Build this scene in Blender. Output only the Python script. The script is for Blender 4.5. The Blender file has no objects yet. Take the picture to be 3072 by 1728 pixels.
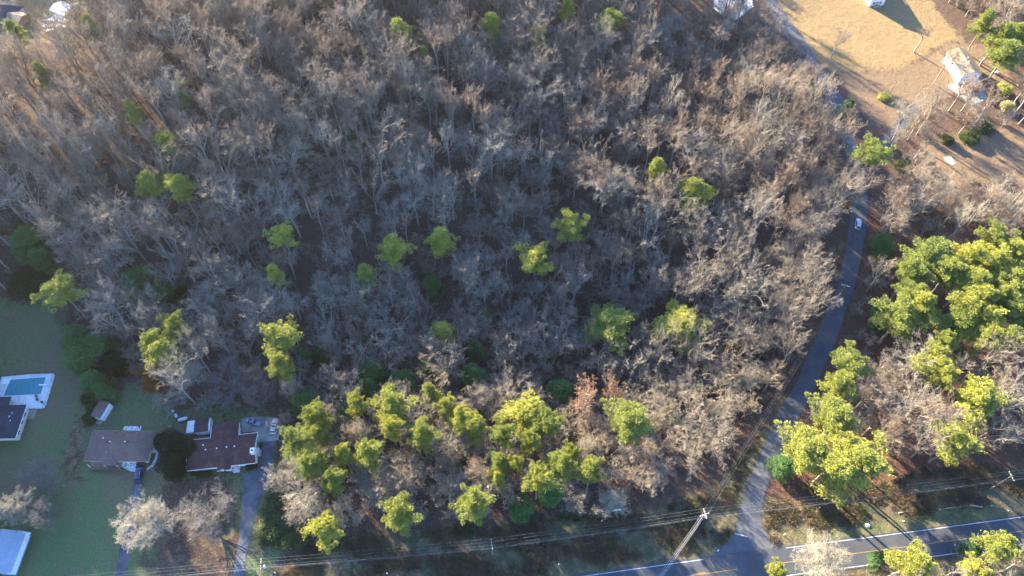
import bpy, math, random
import numpy as np
from mathutils import Vector, Matrix

# ------------------------------------------------------------------ camera, sky, sun, exposure
SC = bpy.context.scene
COL = SC.collection
CAM_H = 207.0
PITCH = math.radians(57.5)
FPX = 2300.0
SUN_EL = 16.0
SUN_AZ = -41.0            # degrees clockwise from +Y: the sun stands beyond the upper left
cam_d = bpy.data.cameras.new('camera'); cam = bpy.data.objects.new('camera', cam_d); COL.objects.link(cam)
cam.location = (0, 0, CAM_H); cam.rotation_euler = (math.pi / 2 - PITCH, 0, 0)
cam_d.sensor_width = 36; cam_d.lens = 26.953; cam_d.clip_start = 1; cam_d.clip_end = 9000
SC.camera = cam
world = bpy.data.worlds.new('World'); SC.world = world; world.use_nodes = True
wn = world.node_tree; wn.nodes.clear()
sky = wn.nodes.new('ShaderNodeTexSky'); sky.sky_type = 'NISHITA'; sky.sun_disc = False
sky.sun_elevation = math.radians(SUN_EL); sky.sun_rotation = math.radians(SUN_AZ)
sky.air_density = 1.0; sky.dust_density = 0.6; sky.ozone_density = 2.0
bg = wn.nodes.new('ShaderNodeBackground'); bg.inputs[1].default_value = 0.076
wo = wn.nodes.new('ShaderNodeOutputWorld')
tint = wn.nodes.new('ShaderNodeMix'); tint.data_type = 'RGBA'; tint.blend_type = 'MULTIPLY'; tint.inputs[0].default_value = 1
tint.inputs[7].default_value = (.72, .93, 1.28, 1); wn.links.new(sky.outputs[0], tint.inputs[6])
wn.links.new(tint.outputs[2], bg.inputs[0]); wn.links.new(bg.outputs[0], wo.inputs[0])
sun_d = bpy.data.lights.new('sun', 'SUN'); sun = bpy.data.objects.new('sun', sun_d); COL.objects.link(sun)
sun_d.energy = 5.0; sun_d.angle = math.radians(0.55); sun_d.color = (1.0, 0.84, 0.58)
_a, _e = math.radians(SUN_AZ), math.radians(SUN_EL)
sdir = Vector((math.sin(_a) * math.cos(_e), math.cos(_a) * math.cos(_e), math.sin(_e)))
sun.rotation_euler = sdir.to_track_quat('Z', 'Y').to_euler()
SC.view_settings.view_transform = 'Standard'; SC.view_settings.look = 'None'
SC.view_settings.exposure = 3.3; SC.view_settings.gamma = 1.0
SC.cycles.use_denoising = True
SC.cycles.max_bounces = 4; SC.cycles.diffuse_bounces = 3; SC.cycles.glossy_bounces = 2
SC.cycles.transmission_bounces = 2; SC.cycles.transparent_max_bounces = 4
SC.cycles.caustics_reflective = False; SC.cycles.caustics_refractive = False

# ------------------------------------------------------------------ helpers
def sstep(t):
    t = np.clip(t, 0, 1); return t * t * (3 - 2 * t)

def terr(x, y):
    x = np.asarray(x, float); y = np.asarray(y, float)
    s = .69 * x - .72 * y
    hill = 23 * sstep((-s - 102) / 150) * sstep((y - 98) / 80)  # rise shaped so that it shades the middle of the wood
    dip = -17.5 * np.exp(-(((x - 34) / 74) ** 2 + ((y - 117) / 32) ** 2))  # hollow sunk so that the trees in it fall into shade
    roll = 0.9 * np.sin(x / 23 + 1.3) * np.cos(y / 19) * sstep((y - 110) / 60) * sstep((90 - x) / 60)
    return hill + dip + roll

def tz(x, y): return float(terr(x, y))

SA, CA = math.sin(PITCH), math.cos(PITCH)
def W(u, v, h=0.0):
    """the point of the world, h metres above the ground, that the photo shows at pixel (u, v)"""
    x = (u - 1536) / FPX; y = (v - 864) / FPX
    dz = -(SA + y * CA); dy = CA - y * SA
    z = h
    for _ in range(40):
        t = (CAM_H - z) / -dz
        z = 0.5 * z + 0.5 * (tz(x * t, dy * t) + h)
    return Vector((x * t, dy * t, z))

def PX(X, Y, Z):
    X = np.asarray(X, float); Y = np.asarray(Y, float); Zr = CAM_H - np.asarray(Z, float)
    d = Y * CA + Zr * SA
    return 1536 + FPX * X / d, 864 + FPX * (-Y * SA + Zr * CA) / d, FPX / d

K = 1.1925                                           # picks read on a 2576 px wide view
def Ac(x, y): return (x / 2.137, 1050 + y / 2.137)
def Cc(x, y): return (2300 + x / 2.414, y / 2.414)
def Dc(x, y): return (2300 + x / 2.229, 500 + y / 2.229)
def Ec(x, y): return (2200 + x / 2.137, 1050 + y / 2.137)
def Fc(x, y): return (1600 + x / 2.137, 1050 + y / 2.137)

def np_mesh(name, V, F, mats=None, smooth=False, fm=None):
    me = bpy.data.meshes.new(name)
    V = np.asarray(V, np.float32); F = np.asarray(F, np.int32)
    k = F.shape[1]
    me.vertices.add(len(V)); me.vertices.foreach_set('co', V.ravel())
    me.loops.add(F.size); me.loops.foreach_set('vertex_index', F.ravel())
    me.polygons.add(len(F)); me.polygons.foreach_set('loop_start', np.arange(len(F), dtype=np.int32) * k)
    me.update(calc_edges=True)
    for m in (mats or []): me.materials.append(m)
    if fm is not None: me.polygons.foreach_set('material_index', np.asarray(fm, np.int32))
    if smooth: me.polygons.foreach_set('use_smooth', np.ones(len(F), bool))
    return me

class MB:
    """collects faces; build() links them as one mesh object"""
    def __init__(s): s.v = []; s.f = []
    def poly(s, pts):
        b = len(s.v); s.v += [tuple(p) for p in pts]; s.f.append(tuple(range(b, b + len(pts)))); return s
    def prism(s, pts, z0, z1):
        """vertical prism over a counter-clockwise outline"""
        n = len(pts); b = len(s.v)
        s.v += [(p[0], p[1], z0) for p in pts] + [(p[0], p[1], z1) for p in pts]
        s.f.append(tuple(range(b + n - 1, b - 1, -1))); s.f.append(tuple(range(b + n, b + 2 * n)))
        for i in range(n):
            j = (i + 1) % n; s.f.append((b + i, b + j, b + n + j, b + n + i))
        return s
    def box(s, x0, x1, y0, y1, z0, z1): return s.prism([(x0, y0), (x1, y0), (x1, y1), (x0, y1)], z0, z1)
    def slab(s, pts, th):
        """a sloped sheet with thickness th below it"""
        n = len(pts); b = len(s.v)
        s.v += [tuple(p) for p in pts] + [(p[0], p[1], p[2] - th) for p in pts]
        s.f.append(tuple(range(b, b + n))); s.f.append(tuple(range(b + 2 * n - 1, b + n - 1, -1)))
        for i in range(n):
            j = (i + 1) % n; s.f.append((b + j, b + i, b + n + i, b + n + j))
        return s
    def cyl(s, p0, p1, r0, r1=None, k=10, cap=True):
        r1 = r0 if r1 is None else r1
        p0 = Vector(p0); p1 = Vector(p1); d = (p1 - p0).normalized()
        a = d.orthogonal().normalized(); c = d.cross(a); b = len(s.v)
        for p, r in ((p0, r0), (p1, r1)):
            for i in range(k):
                t = 2 * math.pi * i / k; s.v.append(tuple(p + a * (r * math.cos(t)) + c * (r * math.sin(t))))
        for i in range(k):
            j = (i + 1) % k; s.f.append((b + i, b + j, b + k + j, b + k + i))
        if cap: s.f.append(tuple(range(b + k - 1, b - 1, -1))); s.f.append(tuple(range(b + k, b + 2 * k)))
        return s
    def lathe(s, p0, p1, prof, k=12):
        """prof: (fraction along, radius)"""
        p0 = Vector(p0); p1 = Vector(p1)
        for (t0, r0), (t1, r1) in zip(prof, prof[1:]):
            s.cyl(p0.lerp(p1, t0), p0.lerp(p1, t1), max(r0, 1e-3), max(r1, 1e-3), k, False)
        return s
    def loft(s, rings, close=True):
        b = len(s.v); k = len(rings[0])
        for r in rings: s.v += [tuple(p) for p in r]
        for i in range(len(rings) - 1):
            for j in range(k):
                m = (j + 1) % k
                s.f.append((b + i * k + j, b + i * k + m, b + (i + 1) * k + m, b + (i + 1) * k + j))
        if close:
            s.f.append(tuple(range(b + k - 1, b - 1, -1))); e = b + (len(rings) - 1) * k; s.f.append(tuple(range(e, e + k)))
        return s
    def build(s, name, mat, parent=None, bevel=0, smooth=False):
        me = bpy.data.meshes.new(name); me.from_pydata(s.v, [], s.f); me.update()
        me.materials.append(mat)
        if smooth: me.polygons.foreach_set('use_smooth', [True] * len(me.polygons))
        o = bpy.data.objects.new(name, me); COL.objects.link(o)
        if parent is not None: o.parent = parent
        if bevel:
            b = o.modifiers.new('bevel', 'BEVEL'); b.width = bevel; b.segments = 2; b.limit_method = 'ANGLE'
        return o

def tag(o, label=None, cat=None, group=None, kind=None):
    if label: o['label'] = label
    if cat: o['category'] = cat
    if group: o['group'] = group
    if kind: o['kind'] = kind
    return o

def thing(name, label, cat, loc=(0, 0, 0), rz=0.0, group=None):
    o = bpy.data.objects.new(name, None); COL.objects.link(o)
    o.location = loc; o.rotation_euler = (0, 0, rz); o.empty_display_size = .5
    return tag(o, label, cat, group)

def link(name, me, parent=None):
    o = bpy.data.objects.new(name, me); COL.objects.link(o)
    if parent is not None: o.parent = parent
    return o

# ------------------------------------------------------------------ materials
def new_mat(name):
    m = bpy.data.materials.new(name); m.use_nodes = True
    nt = m.node_tree; b = nt.nodes['Principled BSDF']; b.inputs['Specular IOR Level'].default_value = 0.25
    return m, nt, b

def N(nt, t, **kw):
    n = nt.nodes.new(t)
    for k, v in kw.items(): setattr(n, k, v)
    return n

def noise(nt, scale, detail=6, rough=.6, vec=None, dist=0.0):
    n = N(nt, 'ShaderNodeTexNoise'); n.inputs['Scale'].default_value = scale
    n.inputs['Detail'].default_value = detail; n.inputs['Roughness'].default_value = rough
    n.inputs['Distortion'].default_value = dist
    if vec: nt.links.new(vec, n.inputs['Vector'])
    return n.outputs['Fac']

def ramp(nt, fac, stops):
    r = N(nt, 'ShaderNodeValToRGB'); e = r.color_ramp.elements
    while len(e) < len(stops): e.new(0.5)
    for i, (p, c) in enumerate(stops): e[i].position = p; e[i].color = (*c, 1)
    nt.links.new(fac, r.inputs[0]); return r.outputs[0]

def mix(nt, fac, a, b, mode='MIX'):
    m = N(nt, 'ShaderNodeMix', data_type='RGBA', blend_type=mode)
    if isinstance(fac, (int, float)): m.inputs[0].default_value = fac
    else: nt.links.new(fac, m.inputs[0])
    for i, c in ((6, a), (7, b)):
        if isinstance(c, tuple): m.inputs[i].default_value = (*c, 1)
        else: nt.links.new(c, m.inputs[i])
    return m.outputs[2]

def math_n(nt, op, a, b=0.0, clamp=False):
    m = N(nt, 'ShaderNodeMath', operation=op); m.use_clamp = clamp
    for i, c in ((0, a), (1, b)):
        if isinstance(c, (int, float)): m.inputs[i].default_value = c
        else: nt.links.new(c, m.inputs[i])
    return m.outputs[0]

def bump(nt, b, fac, strength, dist=.1):
    n = N(nt, 'ShaderNodeBump'); n.inputs['Strength'].default_value = strength; n.inputs['Distance'].default_value = dist
    nt.links.new(fac, n.inputs['Height']); nt.links.new(n.outputs[0], b.inputs['Normal'])

def objco(nt): return N(nt, 'ShaderNodeTexCoord').outputs['Object']

def simple(name, c1, c2, scale=3.0, rough=.75, metal=0.0, bmp=0.0, spec=.3, coat=0.0):
    m, nt, b = new_mat(name); v = objco(nt)
    f = noise(nt, scale, 8, .65, v); f2 = noise(nt, scale * 7, 3, .6, v)
    f = math_n(nt, 'ADD', math_n(nt, 'MULTIPLY', f, .7), math_n(nt, 'MULTIPLY', f2, .3))
    nt.links.new(ramp(nt, f, [(.36, c1), (.64, c2)]), b.inputs['Base Color'])
    b.inputs['Roughness'].default_value = rough; b.inputs['Metallic'].default_value = metal
    b.inputs['Specular IOR Level'].default_value = spec; b.inputs['Coat Weight'].default_value = coat
    if bmp: bump(nt, b, f2, bmp, .03)
    return m

def shingle(name, c1, c2, stain):
    m, nt, b = new_mat(name); v = objco(nt)
    br = N(nt, 'ShaderNodeTexBrick'); br.inputs['Scale'].default_value = 1
    br.inputs['Brick Width'].default_value = .9; br.inputs['Row Height'].default_value = .28
    br.inputs['Mortar Size'].default_value = .018
    br.inputs['Color1'].default_value = (*c1, 1); br.inputs['Color2'].default_value = (*c2, 1)
    br.inputs['Mortar'].default_value = (*[c * .45 for c in c1], 1)
    nt.links.new(v, br.inputs['Vector'])
    f = noise(nt, .45, 6, .6, v)
    c = mix(nt, math_n(nt, 'MULTIPLY', ramp(nt, f, [(.5, (0, 0, 0)), (.72, (1, 1, 1))]), .6), br.outputs['Color'], stain)
    g = noise(nt, 9, 4, .7, v)
    c = mix(nt, .5, c, ramp(nt, g, [(.3, (.45, .45, .45)), (.7, (1.0, 1.0, 1.0))]), 'MULTIPLY')
    nt.links.new(c, b.inputs['Base Color']); b.inputs['Roughness'].default_value = .9
    bump(nt, b, br.outputs['Fac'], .3, .02)
    return m

def bark_mat(name, c1, c2, c3, spread=.5):
    m, nt, b = new_mat(name)
    oi = N(nt, 'ShaderNodeObjectInfo'); f = noise(nt, 1.2, 5, .6, objco(nt))
    base = ramp(nt, f, [(.35, c1), (.65, c2)])
    r = math_n(nt, 'MULTIPLY', oi.outputs['Random'], spread)
    nt.links.new(mix(nt, r, base, c3), b.inputs['Base Color']); b.inputs['Roughness'].default_value = .85
    b.inputs['Specular IOR Level'].default_value = .15
    return m

def leaf_mat(name, c1, c2, c3, trans=.25, scale=.5, spread=.6):
    m, nt, b = new_mat(name)
    oi = N(nt, 'ShaderNodeObjectInfo'); v = objco(nt)
    f = noise(nt, scale, 4, .7, v); g = noise(nt, 6, 2, .5, v)
    base = ramp(nt, math_n(nt, 'ADD', math_n(nt, 'MULTIPLY', f, .55), math_n(nt, 'MULTIPLY', g, .45)), [(.38, c1), (.62, c2)])
    c = mix(nt, math_n(nt, 'MULTIPLY', oi.outputs['Random'], spread), base, c3)
    nt.links.new(c, b.inputs['Base Color']); b.inputs['Roughness'].default_value = .6; b.inputs['Specular IOR Level'].default_value = .2
    tr = N(nt, 'ShaderNodeBsdfTranslucent'); nt.links.new(c, tr.inputs[0])
    mx = N(nt, 'ShaderNodeMixShader'); mx.inputs[0].default_value = trans
    nt.links.new(b.outputs[0], mx.inputs[1]); nt.links.new(tr.outputs[0], mx.inputs[2])
    nt.links.new(mx.outputs[0], nt.nodes['Material Output'].inputs[0])
    return m

M = {}
M['bark'] = bark_mat('grey_bark', (.22, .21, .185), (.36, .34, .295), (.23, .195, .155), .7)
M['twig'] = bark_mat('grey_twig', (.18, .165, .138), (.33, .305, .255), (.23, .175, .125), .8)
M['browntwig'] = bark_mat('brown_twig', (.19, .145, .11), (.33, .265, .205), (.17, .12, .085), .8)
M['palebark'] = bark_mat('pale_bark', (.25, .23, .18), (.39, .36, .29), (.28, .25, .20), .4)
M['darkbark'] = bark_mat('dark_bark', (.13, .12, .11), (.22, .20, .185), (.17, .14, .12), .5)
M['pinebark'] = bark_mat('pine_bark', (.20, .15, .12), (.32, .26, .21), (.22, .17, .14), .5)
M['needle'] = leaf_mat('pine_needles', (.18, .215, .030), (.52, .475, .095), (.13, .18, .045), .12, 1.1, .75)
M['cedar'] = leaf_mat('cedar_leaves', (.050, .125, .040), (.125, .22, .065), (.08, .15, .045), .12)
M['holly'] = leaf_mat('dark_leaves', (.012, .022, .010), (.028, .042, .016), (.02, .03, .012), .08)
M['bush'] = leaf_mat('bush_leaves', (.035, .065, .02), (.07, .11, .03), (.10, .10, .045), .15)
M['rust'] = leaf_mat('rust_leaves', (.20, .10, .055), (.36, .20, .12), (.26, .14, .08), .2)
M['broom'] = leaf_mat('orange_straw', (.46, .20, .06), (.66, .32, .11), (.5, .24, .08), .2)
M['straw'] = leaf_mat('dry_grass', (.18, .135, .075), (.33, .26, .15), (.14, .10, .05), .2)
M['brush'] = leaf_mat('brown_brush', (.085, .064, .042), (.17, .13, .082), (.20, .15, .09), .15)
M['yellow'] = leaf_mat('yellow_leaves', (.36, .36, .08), (.52, .50, .16), (.4, .4, .1), .25)
M['white'] = simple('white_siding', (.70, .69, .66), (.80, .79, .76), 2, .6)
M['cream'] = simple('cream_siding', (.52, .46, .36), (.62, .56, .45), 2, .7)
M['trim'] = simple('white_trim', (.72, .72, .72), (.82, .82, .82), 4, .5)
M['brick'] = simple('tan_brick', (.28, .17, .12), (.38, .25, .18), 6, .85)
M['glass'] = simple('window_glass', (.02, .025, .03), (.04, .05, .06), 2, .08, 0, 0, .6)
M['dark'] = simple('dark_shade_cloth', (.015, .015, .016), (.03, .03, .03), 4, .7)
M['rubber'] = simple('tyre_rubber', (.018, .018, .018), (.03, .03, .03), 9, .85)
M['steel'] = simple('galvanised_steel', (.45, .46, .47), (.62, .63, .64), 5, .4, .7)
M['wire'] = simple('aluminium_wire', (.20, .21, .23), (.30, .31, .33), 1, .5, .0)
M['cable'] = simple('sky_sheen_cable', (.42, .43, .45), (.52, .53, .55), 1, .5)  # lighter base colour stands in for the sky reflected on the cable
M['pole'] = simple('weathered_pole', (.14, .11, .085), (.24, .19, .15), 3, .9)
M['insul'] = simple('grey_porcelain', (.55, .57, .58), (.7, .72, .72), 3, .3)
M['wood'] = simple('old_wood', (.20, .16, .12), (.34, .29, .23), 3, .85)
M['tank'] = simple('tank_paint', (.50, .53, .56), (.66, .69, .71), 2, .4)
M['bluecloth'] = simple('blue_tarp', (.01, .03, .16), (.03, .08, .32), 3, .5)
M['green_plastic'] = simple('green_plastic', (.015, .06, .03), (.03, .09, .045), 2, .5)
M['blue_plastic'] = simple('blue_plastic', (.03, .10, .24), (.05, .14, .32), 2, .5)
M['roof_blue'] = shingle('slate_shingles', (.030, .036, .058), (.048, .054, .080), (.075, .065, .070))
M['roof_brown'] = shingle('brown_shingles', (.165, .105, .088), (.205, .135, .112), (.24, .165, .13))
M['roof_maroon'] = shingle('maroon_shingles', (.080, .038, .038), (.112, .054, .050), (.19, .10, .065))
M['roof_tan'] = shingle('tan_shingles', (.24, .19, .13), (.30, .24, .17), (.18, .14, .10))
M['metal_roof'] = simple('pale_metal_roof', (.24, .29, .36), (.33, .38, .45), .6, .45, .2)
M['white_metal'] = simple('stained_white_metal', (.40, .43, .45), (.68, .71, .73), 1.6, .5)
M['silver'] = simple('silver_paint', (.50, .53, .57), (.56, .59, .63), 1, .3, .5, 0, .5, .6)
M['bluegrey'] = simple('blue_grey_paint', (.16, .20, .27), (.19, .23, .30), 1, .3, .5, 0, .5, .6)
M['navy'] = simple('navy_paint', (.006, .012, .055), (.010, .018, .075), 1, .25, .3, 0, .5, .8)
M['carwhite'] = simple('white_car_paint', (.72, .73, .75), (.78, .79, .80), 1, .3, 0, 0, .5, .8)
M['lamp_w'] = simple('lamp_glass', (.6, .62, .65), (.75, .77, .8), 5, .2)
M['lamp_r'] = simple('red_lens', (.25, .01, .01), (.35, .02, .02), 5, .3)
M['yellow_paint'] = simple('yellow_road_paint', (.20, .13, .03), (.38, .24, .055), .8, .7)
M['white_paint'] = simple('white_road_paint', (.26, .275, .29), (.52, .54, .56), .8, .7)

def asphalt_mat(name, c1, c2, patch):
    m, nt, b = new_mat(name); v = objco(nt)
    f = noise(nt, .16, 8, .62, v, .6); g = noise(nt, 3.5, 5, .7, v); w = N(nt, 'ShaderNodeTexVoronoi', feature='DISTANCE_TO_EDGE')
    w.inputs['Scale'].default_value = .22; nt.links.new(v, w.inputs['Vector'])
    c = ramp(nt, f, [(.36, c1), (.66, c2)])
    c = mix(nt, .45, c, ramp(nt, g, [(.3, (.55, .55, .55)), (.7, (1, 1, 1))]), 'MULTIPLY')
    crack = ramp(nt, w.outputs['Distance'], [(.0, (1, 1, 1)), (.012, (0, 0, 0))])
    c = mix(nt, math_n(nt, 'MULTIPLY', crack, patch), c, (.015, .015, .018))
    nt.links.new(c, b.inputs['Base Color']); b.inputs['Roughness'].default_value = .85
    bump(nt, b, g, .25, .02); return m
M['asphalt'] = asphalt_mat('road_asphalt', (.048, .054, .064), (.068, .075, .087), .12)
M['side_asphalt'] = asphalt_mat('worn_asphalt', (.062, .068, .078), (.098, .105, .117), .5)
M['drive'] = asphalt_mat('cracked_driveway', (.050, .056, .068), (.125, .135, .155), .9)
M['concrete'] = asphalt_mat('stained_concrete', (.17, .18, .165), (.36, .37, .34), .3)
M['pale_concrete'] = asphalt_mat('pale_concrete', (.52, .53, .53), (.80, .80, .79), .3)

def flag_mat():
    m, nt, b = new_mat('flagstones'); v = objco(nt)
    w = N(nt, 'ShaderNodeTexVoronoi', feature='DISTANCE_TO_EDGE'); w.inputs['Scale'].default_value = 1.3
    nt.links.new(v, w.inputs['Vector'])
    c = ramp(nt, w.outputs['Distance'], [(.03, (.05, .06, .05)), (.07, (.66, .68, .70))])
    nt.links.new(c, b.inputs['Base Color']); b.inputs['Roughness'].default_value = .8; return m
M['flag'] = flag_mat()

def pool_mat():
    m, nt, b = new_mat('pool_cover'); v = objco(nt)
    n = N(nt, 'ShaderNodeTexWave', wave_type='RINGS', rings_direction='SPHERICAL'); n.inputs['Scale'].default_value = .25
    n.inputs['Distortion'].default_value = 2; nt.links.new(v, n.inputs['Vector'])
    c = ramp(nt, n.outputs['Fac'], [(.2, (.014, .20, .24)), (.8, (.020, .235, .275))])
    f = noise(nt, .7, 5, .6, v)
    c = mix(nt, .35, c, ramp(nt, f, [(.35, (.6, .75, .7)), (.65, (1, 1, 1))]), 'MULTIPLY')
    nt.links.new(c, b.inputs['Base Color']); b.inputs['Roughness'].default_value = .45; return m
M['pool'] = pool_mat()

# ------------------------------------------------------------------ ground
def wpoly(pts, conv=None):
    return np.array([W(*(conv(*p) if conv else p))[:2] for p in pts])

def inside(poly, x, y):
    x = np.asarray(x); y = np.asarray(y); r = np.zeros(x.shape, bool); n = len(poly); j = n - 1
    for i in range(n):
        xi, yi = poly[i]; xj, yj = poly[j]
        c = ((yi > y) != (yj > y)) & (x < (xj - xi) * (y - yi) / (yj - yi + 1e-12) + xi)
        r ^= c; j = i
    return r

LAWN = wpoly([(-260, 895), (60, 893), (150, 900), (190, 970), (200, 1080), (262, 1100), (250, 1180), (262, 1262), (300, 1270),
              (330, 1170), (400, 1150), (500, 1180), (540, 1290), (560, 1400), (500, 1440), (480, 1530), (470, 1728), (470, 1900), (-400, 1900)])
LAWN2 = wpoly([(480, 1230), (700, 1210), (860, 1240), (840, 1480), (860, 1640), (830, 1760), (700, 1900), (440, 1900), (450, 1500), (500, 1400)])
WORN = wpoly([(218, 1270), (250, 1275), (245, 1330), (240, 1420), (225, 1470), (190, 1450), (205, 1360), (212, 1300)])
FIELD = wpoly([(2320, -120), (2330, 30), (2420, 165), (2520, 240), (2590, 290), (2600, 330), (2650, 385), (2705, 400), (2740, 330),
               (2800, 290), (2850, 250), (2980, 260), (3040, 240), (2960, 160), (2870, 100), (2800, 20), (2760, -120)])
FIELDBROWN = wpoly([(2500, 225), (2560, 215), (2700, 215), (2850, 120), (3000, 150), (3040, 260), (2850, 270), (2720, 360), (2680, 400), (2600, 350)])
CLEAR = wpoly([(2740, 440), (2830, 405), (2960, 400), (3080, 380), (3200, 480), (3080, 560), (2900, 545), (2850, 575), (2790, 520)])
VERGE = wpoly([(-500, 1900), (840, 1740), (870, 1660), (1000, 1612), (1350, 1585), (1640, 1555), (1900, 1545), (2060, 1500), (2160, 1440), (2230, 1370),
               (2300, 1270), (2380, 1150), (2410, 1150), (2300, 1400), (2225, 1560), (2140, 1680), (1700, 1750), (1500, 1900)])
VERGE2 = wpoly([(2290, 1500), (2330, 1470), (2500, 1450), (2700, 1430), (3072, 1370), (3300, 1350), (3300, 1545), (3072, 1560), (2340, 1655), (2270, 1580)])
REDSTRAW = wpoly([(2290, 1440), (2500, 1400), (2800, 1395), (3072, 1350), (3300, 1330), (3300, 1400), (3072, 1410), (2700, 1460), (2330, 1520)])
PINEFLOOR = wpoly([(2500, 700), (2620, 600), (2800, 640), (3300, 600), (3300, 1350), (2900, 1380), (2300, 1460), (2400, 1230), (2500, 1050), (2560, 850)])
YARDTL = wpoly([(-160, -150), (110, -120), (300, -40), (250, 40), (200, 90), (150, 125), (90, 135), (20, 190), (-160, 240)])
TOPBROWN = wpoly([(1150, -200), (2200, -200), (2150, 100), (1750, 260), (1300, 200)])

def axis(lo, hi, step, far):
    a = list(np.arange(lo, hi + .1, step)); d = step; x = a[-1]
    while x < far: d *= 1.35; x += d; a.append(x)
    d = step; x = a[0]
    while x > -far: d *= 1.35; x -= d; a.insert(0, x)
    return np.array(a)
gx = axis(-270, 270, 1.5, 5000); gy = axis(30, 370, 1.5, 5000)
GX, GY = np.meshgrid(gx, gy); GZ = terr(GX, np.clip(GY, -100, 700))
GV = np.stack([GX, GY, GZ], -1).reshape(-1, 3)
nx, ny = len(gx), len(gy)
ii = (np.arange(ny - 1)[:, None] * nx + np.arange(nx - 1)[None, :]).ravel()
GF = np.stack([ii, ii + 1, ii + nx + 1, ii + nx], 1)

def ground_mat():
    m, nt, b = new_mat('ground_cover'); v = objco(nt); L = nt.links
    a1 = N(nt, 'ShaderNodeAttribute', attribute_name='cover_a'); a2 = N(nt, 'ShaderNodeAttribute', attribute_name='cover_b')
    s1 = N(nt, 'ShaderNodeSeparateColor'); L.new(a1.outputs['Color'], s1.inputs[0])
    s2 = N(nt, 'ShaderNodeSeparateColor'); L.new(a2.outputs['Color'], s2.inputs[0])
    big = noise(nt, .045, 6, .6, v, .8); mid = noise(nt, .35, 6, .65, v, .5); fine = noise(nt, 2.2, 8, .75, v)
    vf = noise(nt, 9, 3, .7, v)
    litter = ramp(nt, fine, [(.30, (.036, .021, .016)), (.48, (.088, .056, .042)), (.72, (.21, .142, .105))])
    litter = mix(nt, ramp(nt, mid, [(.4, (0, 0, 0)), (.7, (.55, .55, .55))]), litter, (.075, .056, .046))
    def edge(f, k=.9):
        x = math_n(nt, 'ADD', f, math_n(nt, 'MULTIPLY', math_n(nt, 'SUBTRACT', mid, .5), k * 2.4))
        x = math_n(nt, 'ADD', x, math_n(nt, 'MULTIPLY', math_n(nt, 'SUBTRACT', big, .5), .8))
        x = math_n(nt, 'ADD', x, math_n(nt, 'MULTIPLY', math_n(nt, 'SUBTRACT', fine, .5), .5))
        return ramp(nt, x, [(.30, (0, 0, 0)), (.70, (1, 1, 1))])
    lawn = ramp(nt, fine, [(.28, (.050, .088, .040)), (.5, (.100, .150, .062)), (.74, (.20, .225, .105))])
    dull = ramp(nt, fine, [(.3, (.085, .078, .050)), (.7, (.22, .175, .11))])
    lawn = mix(nt, ramp(nt, mid, [(.50, (0, 0, 0)), (.68, (.75, .75, .75))]), lawn, dull)
    lawn = mix(nt, ramp(nt, big, [(.44, (0, 0, 0)), (.60, (.95, .95, .95))]), lawn, dull)
    field = ramp(nt, fine, [(.3, (.165, .112, .052)), (.5, (.245, .170, .085)), (.75, (.345, .25, .135))])
    field = mix(nt, ramp(nt, mid, [(.45, (0, 0, 0)), (.7, (.5, .5, .5))]), field, (.15, .145, .06))
    field = mix(nt, ramp(nt, big, [(.40, (0, 0, 0)), (.62, (.55, .55, .55))]), field, (.20, .135, .075))
    brown = ramp(nt, fine, [(.3, (.11, .075, .045)), (.55, (.20, .14, .088)), (.78, (.30, .225, .145))])
    verge = ramp(nt, mid, [(.32, (.060, .085, .038)), (.47, (.105, .098, .058)), (.62, (.19, .15, .09)), (.8, (.27, .21, .13))])
    verge = mix(nt, .6, verge, ramp(nt, fine, [(.3, (.35, .35, .35)), (.7, (1, 1, 1))]), 'MULTIPLY')
    red = ramp(nt, fine, [(.3, (.065, .032, .023)), (.55, (.130, .070, .047)), (.8, (.26, .15, .10))])
    c = mix(nt, edge(s1.outputs[0]), litter, lawn)
    c = mix(nt, edge(s1.outputs[1]), c, field)
    c = mix(nt, edge(s1.outputs[2]), c, brown)
    c = mix(nt, edge(s2.outputs[0], .5), c, verge)
    c = mix(nt, edge(s2.outputs[1]), c, red)
    c = mix(nt, edge(s2.outputs[2], .4), c, mix(nt, .5, lawn, verge))
    c = mix(nt, .35, c, ramp(nt, vf, [(.3, (.5, .5, .5)), (.7, (1, 1, 1))]), 'MULTIPLY')
    L.new(c, b.inputs['Base Color']); b.inputs['Roughness'].default_value = .95; b.inputs['Specular IOR Level'].default_value = .08
    h = math_n(nt, 'ADD', fine, math_n(nt, 'MULTIPLY', mid, 1.5)); bump(nt, b, h, .8, .35)
    return m
M['ground'] = ground_mat()
g_me = np_mesh('ground', GV, GF, [M['ground']], True)
fx, fy = GV[:, 0], GV[:, 1]
def cover(*polys):
    r = np.zeros(len(fx), np.float32)
    for p in polys: r[inside(p, fx, fy)] = 1
    return r
road_green = wpoly([(1500, 1900), (1600, 1735), (1760, 1712), (2110, 1664), (2180, 1610), (2210, 1560), (2240, 1450), (2330, 1280), (2345, 1290), (2260, 1440), (2225, 1560),
                    (2190, 1625), (2130, 1690), (1800, 1740)])
road_green2 = wpoly([(2330, 1640), (2400, 1590), (2700, 1550), (3072, 1500), (3300, 1480), (3300, 1530), (3072, 1560), (2360, 1655)])
ca = np.stack([cover(LAWN, LAWN2) * (1 - cover(WORN)), cover(FIELD, YARDTL) * (1 - cover(FIELDBROWN)), cover(FIELDBROWN, CLEAR, WORN) + .42 * cover(TOPBROWN), np.ones_like(fx)], 1)
far = (fy < 43 + .124 * (fx - 72)) & (fx > -80)
cb = np.stack([np.maximum(cover(VERGE, VERGE2), far), np.maximum(cover(REDSTRAW), .55 * cover(PINEFLOOR)), cover(road_green, road_green2), np.ones_like(fx)], 1)
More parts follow.
